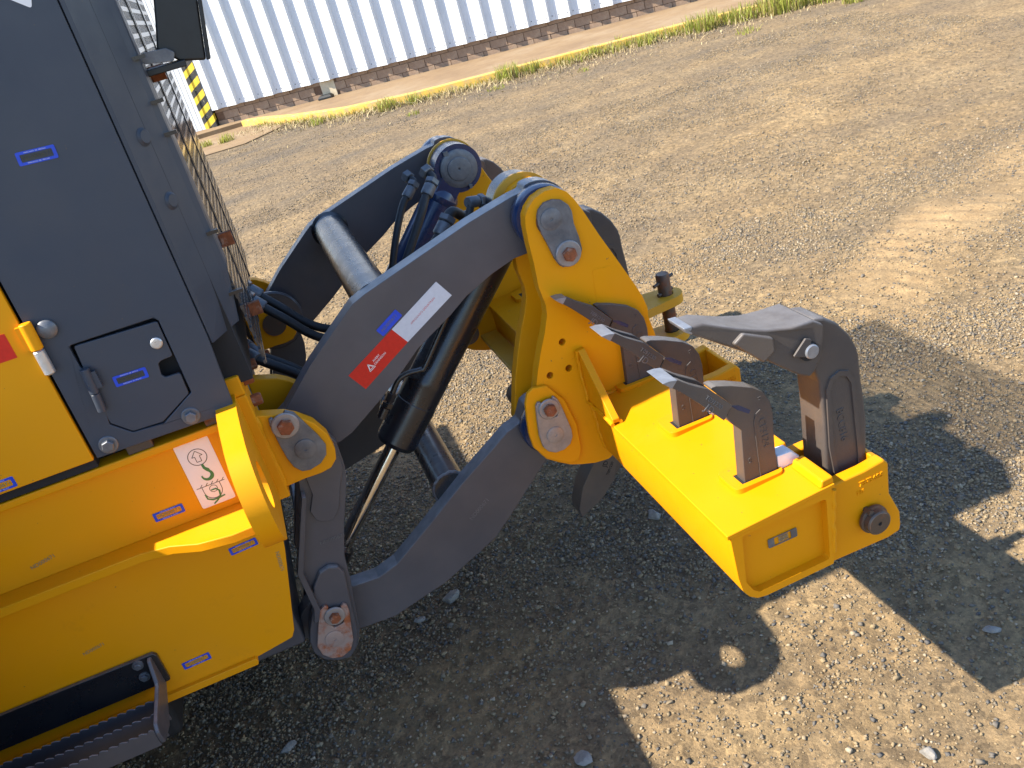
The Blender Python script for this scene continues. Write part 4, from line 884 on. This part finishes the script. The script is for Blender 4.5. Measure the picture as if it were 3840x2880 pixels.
hose('hose_a', 2.60, .0105, 2.45, 3); hose('hose_b', 2.55, .0125, 2.40, 3); hose('hose_c', 2.20, .0135, 2.14, 5); hose('hose_d', 2.16, .010, 2.12, 2)
# tool beam
Y0, Y1 = 1.20, mir(1.20)
be = PR['beam_end']; be = [be[0],(.566,.530)] + [(.566,.44)] + be[3:8] + [(.775,.40),(.786,.560)]
be_s = [(.563,.541),(.566,.44)] + be[3:8] + [(.775,.40),(.784,.552)]
inn_ = PR['beam_in']
bmn = MB().prism(fillet(be_s,.003,2), Y0+.018, Y1-.018)
bmn.prism(fillet(be_s,.003,2), Y0, Y0+.0178, [fillet(inn_,.008)]).prism(fillet(be_s,.003,2), Y1-.0178, Y1, [fillet(inn_,.008)])
beam = bmn.build('tool_beam', 'yellow_beam', rp, .003); tag(beam, 'long yellow tool beam with open channel ends')
MB().prism([(.555,.5395),(.555,.5495),(.789,.5635),(.789,.5535)], Y0-.004, Y1+.004).build('top_plate', 'yellow_beam', beam, .002)
ring_text('torn_sticker', PR['end_tag'], Y0+.0165, beam, ['zinc','tag_ink','zinc'], torn=True)
SX = [Y0+.114+.2675*i for i in range(9)]
segs = [Y0-.002] + [v for y in SX for v in (y-.022, y+.034)] + [Y1+.002]
for a, b_ in zip(segs[0::2], segs[1::2]): MB().prism([(.758,.5605),(.764,.578),(.788,.580),(.790,.5625)], a, b_).build('rear_rim', 'yellow_beam', beam, .004)
for i, y in enumerate(SX):
    o_ = fillet([(.632,y-.030),(.742,y-.030),(.742,y+.050),(.632,y+.050)],.018,5); h_ = [(.6535,y-.0172),(.7365,y-.0172),(.7365,y+.0185),(.6535,y+.0185)]
    MB().prism(o_, .548, .5665, [h_], axis='z').build('shank_collar', 'yellow_beam', beam, .006)
    MB().box(.652,.735,y-.0165,y+.0185,.5575,.5655).build('slot_floor', 'dark', beam)
# shank pockets on the rear of the beam
def away(pts, k): return [(x*k, 1.6+(z-1.6)*k) for x, z in pts]
def pocket(y):
    pn = PR['pocket_near']; pn = away([(.770,.566),(.760,.389)] + pn[2:7] + [(.904,.560),(.895,.573),(.850,.567)], 1.0294)
    k = MB().prism(fillet(pn,.006), y-.084, y-.056).prism(fillet(pn,.006), y+.056, y+.084)
    k.box(.780,.808,y-.0558,y+.0558,.372,.540)
    k.prism(away([(.884,.389),(.915,.392),(.918,.435),(.900,.490),(.902,.566),(.886,.572)],1.0294), y-.0558, y+.0558)
    o = k.build('shank_pocket', 'yellow_beam', rp, .005)
    (px, pz), = away([(.855,.457)], 1.0294)
    q = MB().lathe((px,y-.084,pz),(px,y-.14,pz),[(0,.018),(.006,.031),(.012,.031),(.014,.0265),(.026,.0265),(.029,.023),(.029,.0045),(.025,.004)],32); q.hexbolt((px-.010,y-.084,pz+.023),.007,.022,d=(-.1,-1,.15))
    q.build('pocket_pin', 'pin', o)
    return o
PY = [1.309+.5350*i for i in range(5)]
for i, y in enumerate(PY):
    o = pocket(y)
    if i < 2: MB().text('7373685', .016, facing(.888,y-.0845,.511,2), 0, .0012).build('cast_number', 'yellow_beam', o)['kind'] = 'stuff'; MB().text('737', .013, facing(.862,y-.0845,.492,2), 0, .0010).build('cast_number', 'yellow_beam', o)['kind'] = 'stuff'
# gussets between tower and beam
for y, s_ in ((1.85,-1),(mir(1.85),1)):
    MB().prism([(y,.700),(y+.012*s_,.700),(y+.150*s_,.566),(y+.150*s_,.556),(y,.556)], .556, .574, axis='x').build('gusset', 'yellow_beam', rp, .002)
    MB().box(.735,.757,min(y,y+.10*s_),max(y,y+.10*s_),.56,.72).build('gusset', 'yellow', rp, .004) if s_ == 1 else None
# centre web of the beam with a slot plate, and the trailer hitch lugs
MB().box(.50,.56,2.05,2.72,.44,.455).build('front_shelf', 'hitch', rp, .003)
hb = lambda z0, z1: MB().prism([(.78,YC-.10),(.96,YC-.065)] + arc(1.045,YC,.052,-85,85,14) + [(.96,YC+.065),(.78,YC+.10)], z0, z1, [circ(1.045,YC,.024,20)], axis='z').build('hitch_lug', 'hitch', rp, .003)
hb(.478,.506); hb(.352,.380)
# ------------------------------------------------------------------ hitch pin
hpn = thing('hitch_pin', 'brown steel drop pin with a cross bar through the yellow hitch lugs', 'pin', (1.045,YC,.506))
MB().lathe((1.045,YC,.335),(1.045,YC,.60),[(0,.018),(.005,.0215),(.236,.0215),(.241,.019)],28).build('pin_shaft', 'pin', hpn)
MB().cyl((1.045-.040,YC-.014,.548),(1.045+.040,YC+.014,.556),.0055,12).build('cross_bar', 'pin', hpn)
MB().cyl((1.045-.030,YC-.012,.5135),(1.045+.030,YC+.012,.5135),.006,12).build('cotter_bar', 'pin', hpn)

# ------------------------------------------------------------------ ripper shanks
def ripper_shank(y, label):
    t = thing('ripper_shank', label, 'ripper shank', (.845,y,.5), 'big ripper shanks in the pockets')
    sh = PR['rip_shank'][:9] + [(.905,.400),(.815,.400)] + PR['rip_shank'][12:]
    a = MB().prism(fillet(sh,.008), y-.039, y+.039).build('shank', 'cast', t, .007)
    gv = PR['rip_groove']; 
    rim = fillet(away([(.812,.545),(.806,.620),(.812,.745),(.822,.764),(.842,.772),(.862,.764),(.872,.742),(.874,.60),(.874,.545)],1.0325),.004)
    rin = fillet(away([(.821,.540),(.815,.620),(.820,.740),(.828,.756),(.842,.762),(.856,.755),(.864,.738),(.866,.60),(.865,.540)],1.0325),.004)
    for s_ in (-1,1):
        yy = y+s_*.039; MB().prism(rim, min(yy,yy+s_*.004), max(yy,yy+s_*.004), [rin]).build('side_rib', 'cast', t, .0015)
    MB().text('BCC816', .022, facing(.866,y-.0393,.625,-86), 0, .0012).build('cast_number', 'cast', t)
    # cast tooth cap: tapers to a chisel tip
    pr = PR['rip_tooth']; k = MB(); n = len(pr); v = []
    lw = lambda x: .030+.026*min(1,max(0,(x-.62)/.165))
    for s_ in (-1,1):
        for (x,z) in pr: v.append((x, y+s_*lw(x), z))
    cxm = sum(p[0] for p in pr)/n; 
    f = [tuple(range(n)), tuple(range(2*n-1,n-1,-1))] + [(i,i+n,(i+1)%n+n,(i+1)%n) for i in range(n)]
    k.add(v, f); th = k.build('tooth', 'cast', t, .006, 30)
    chk = away([(.640,.905),(.660,.920),(.712,.895),(.712,.868),(.690,.852)],1.0325)
    for s_ in (-1,1):
        v = [(x, y+s_*(lw(x)-.004), z) for x,z in chk]+[(x*.98+.014, y+s_*(lw(x)+.010), z*.98+.018) for x,z in chk]; n5 = 5
        MB().add(v,[tuple(range(5)),tuple(range(9,4,-1))]+[(i,i+5,(i+1)%5+5,(i+1)%5) for i in range(5)]).build('cheek', 'cast', th, .004)
        yy = y+s_*.056; q_ = [(.742,.850),(.800,.874),(.803,.862),(.790,.818),(.775,.812)]
        MB().prism(fillet(away([(.742,.846),(.770,.872),(.782,.866),(.770,.835)],1.0325),.003), min(yy,yy+s_*.005), max(yy,yy+s_*.005)).build('lug', 'cast', th, .002)
    MB().prism(away([(.5622,.9608),(.5655,.9515),(.577,.943),(.5785,.959)],1.0325), y-.0305, y+.0305).build('tip', 'edge', th, .002)
    pn = PR['rip_pin'][0]; MB().lathe((pn[0],y-.0565,pn[1]),(pn[0],y-.07,pn[1]),[(0,.019),(.0008,.019)],28).build('pin_recess', 'dark', t)
    MB().lathe((pn[0]+.003,y-.057,pn[1]),(pn[0]+.003,y-.08,pn[1]),[(0,.014),(.006,.014),(.008,.012),(.008,.009)],24).build('retaining_pin', 'edge', t)
    return t
ripper_shank(PY[0], 'big upturned ripper shank with hooked tooth at the near end of the yellow beam')
ripper_shank(PY[2], 'upturned ripper shank mostly hidden behind the near yellow tower plate')
ripper_shank(PY[4], 'farthest upturned ripper shank, only its dark top showing beside the far tower')
# ------------------------------------------------------------------ scarifier shanks (stored point up)
def scarifier(y, label, dz=0):
    t = thing('scarifier_shank', label, 'scarifier', (.70,y,.55), 'small scarifier shanks standing point up in the beam')
    ss = PR['scar_shank']; ss = [(.655,.500)] + ss[1:] [:-1] + [(.732,.500)]
    a = MB().prism(fillet(ss,.006), y-.015, y+.015).build('shank', 'cast', t, .0035)
    rib = [(.694,.560),(.697,.690),(.703,.706),(.714,.712),(.716,.708),(.706,.700),(.700,.688),(.697,.560)]
    MB().prism(rib, y-.0165, y-.0148).build('side_rib', 'cast', t, .0006)
    MB().text('CF3124', .021, facing(.716,y-.0152,.658,-87), 0, .0009).text('G1', .011, facing(.678,y-.0152,.610,-87), 0, .0007).text('M', .010, facing(.716,y-.0152,.735,-80), 0, .0006).build('cast_number', 'cast', t)['kind'] = 'stuff'
    # slotted chisel point with scooped top
    pts = PR['scar_blade']; lowr = [pts[0]] + pts[:-5:-1][0:0]
    side = [(.526,.851),(.5375,.8505),(.556,.846),(.575,.829),(.592,.817),(.613,.802),(.650,.754),(.630,.729),(.589,.781),(.557,.819)]
    k = MB().prism(side, y-.032, y-.0155).prism(side, y+.0155, y+.032)
    scoop = [(.526,.851),(.5375,.8505),(.556,.836),(.575,.815),(.600,.790),(.606,.770),(.589,.781),(.557,.819)]
    k.prism(scoop, y-.0157, y+.0157)
    bl = k.build('chisel_point', 'cast', t, .0015)
    nose = [(.5245,.8525),(.5375,.8518),(.558,.846),(.545,.833)]
    v = [(x,y+s_*.0325,z) for s_ in (-1,1) for x,z in ((.5245,.8515),(.5385,.8512),(.5535,.8475),(.5405,.8345))]
    MB().add(v, [(0,1,2,3),(7,6,5,4),(0,4,5,1),(1,5,6,2),(2,6,7,3),(3,7,4,0)]).build('ground_tip', 'edge', t, .0008)
    MB().text('T091230', .0125, facing(.6155,y-.0322,.775,-52) , 0, .0006).text('JD', .020, facing(.6045,y-.0322,.765,-52), 0, .0007).build('cast_mark', 'zinc', t)['kind'] = 'stuff'
    MB().prism(fillet([(.737,.557),(.738,.592),(.770,.590),(.786,.572),(.782,.557)],.003), y-.013, y+.019).build('wedge', 'white_block', t, .002)
    MB().prism([(.655,.744),(.668,.729),(.690,.712),(.694,.718),(.672,.738)], y-.0156, y-.0146).build('slot', 'skyblack', t)
    return t
for y, lb in ((SX[0],'scarifier shank standing nearest the end of the yellow beam'),(SX[1],'middle one of the three upright scarifier shanks on the beam'),(SX[2],'scarifier shank farthest along the beam, close to the near tower plate')): scarifier(y, lb)
# one scarifier left point down, seen below the tower
def down_scarifier(y):
    t = thing('scarifier_shank', 'scarifier point hanging down below the rounded foot of the tower plate', 'scarifier', (.62,y,.2), 'scarifier fitted point down')
    MB().prism([(.655,.50),(.732,.50),(.725,.26),(.690,.20),(.650,.165),(.630,.20),(.665,.29)], y-.015, y+.015).build('shank', 'cast', t, .003)
    side = [(.640,.275),(.672,.255),(.640,.165),(.585,.115),(.515,.083),(.513,.115),(.540,.18),(.590,.245)]
    k = MB().prism(side, y-.032, y+.032).build('chisel_point', 'cast', t, .002)
    MB().text('JD', .020, facing(.622,y-.0324,.225,56), 0, .0006).text('T091230', .012, facing(.632,y-.0324,.205,56), 0, .0006).build('cast_mark', 'dark', k)['kind'] = 'stuff'
down_scarifier(2.085)

# weld beads where the plates meet the beam and the tubes meet the arms
def weld(pts, r, parent, mat, seed):
    rr = random.Random(seed); P_ = [Vector(p) for p in pts]; q = []
    for a, b_ in zip(P_, P_[1:]):
        n_ = max(2, int((b_-a).length/.010))
        for i in range(n_): q.append(a.lerp(b_, i/n_) + Vector((rr.uniform(-1,1),rr.uniform(-1,1),rr.uniform(-1,1)))*r*.28)
    q.append(P_[-1]); MB().tube(q, r, 8, 2).build('weld_bead', mat, parent)
weld([(.560,1.849,.5495),(.66,1.849,.556),(.755,1.849,.5615)], .0065, beam, 'yellow_beam', 1)
weld([(.562,1.849,.545),(.565,1.849,.47),(.570,1.849,.41),(.60,1.849,.374)], .0065, beam, 'yellow_beam', 2)
weld([(.553,1.840,.700),(.553,1.845,.64),(.553,1.845,.56)], .005, beam, 'yellow_beam', 3)
weld([(.5545,1.845,.553),(.5545,1.70,.553)], .005, beam, 'yellow_beam', 4); weld([(.5755,1.845,.556),(.5755,1.70,.556)], .005, beam, 'yellow_beam', 5)
weld([(.570,1.2,.5395),(.562,2.3,.5395)] if False else [(.5625,Y0+.01,.5375),(.5625,1.83,.5375)], .0035, beam, 'yellow_beam', 6)
weld([(.7895,Y0+.004,.545),(.781,Y0+.004,.47),(.775,Y0+.004,.40)], .006, beam, 'yellow_beam', 7)
weld([(-.188,1.798,.846),(-.188,1.798,.76),(-.188,1.798,.67)], .006, rp, 'yellow', 8)
weld([(tu[0]+.052*math.cos(R_(a)),mir(1.975)-.002,tu[1]+.052*math.sin(R_(a))) for a in range(0,361,20)], .005, rp, 'black', 9)
weld([(tl[0]+.046*math.cos(R_(a)),1.977,tl[1]+.046*math.sin(R_(a))) for a in range(0,361,20)], .005, rp, 'grey', 10)
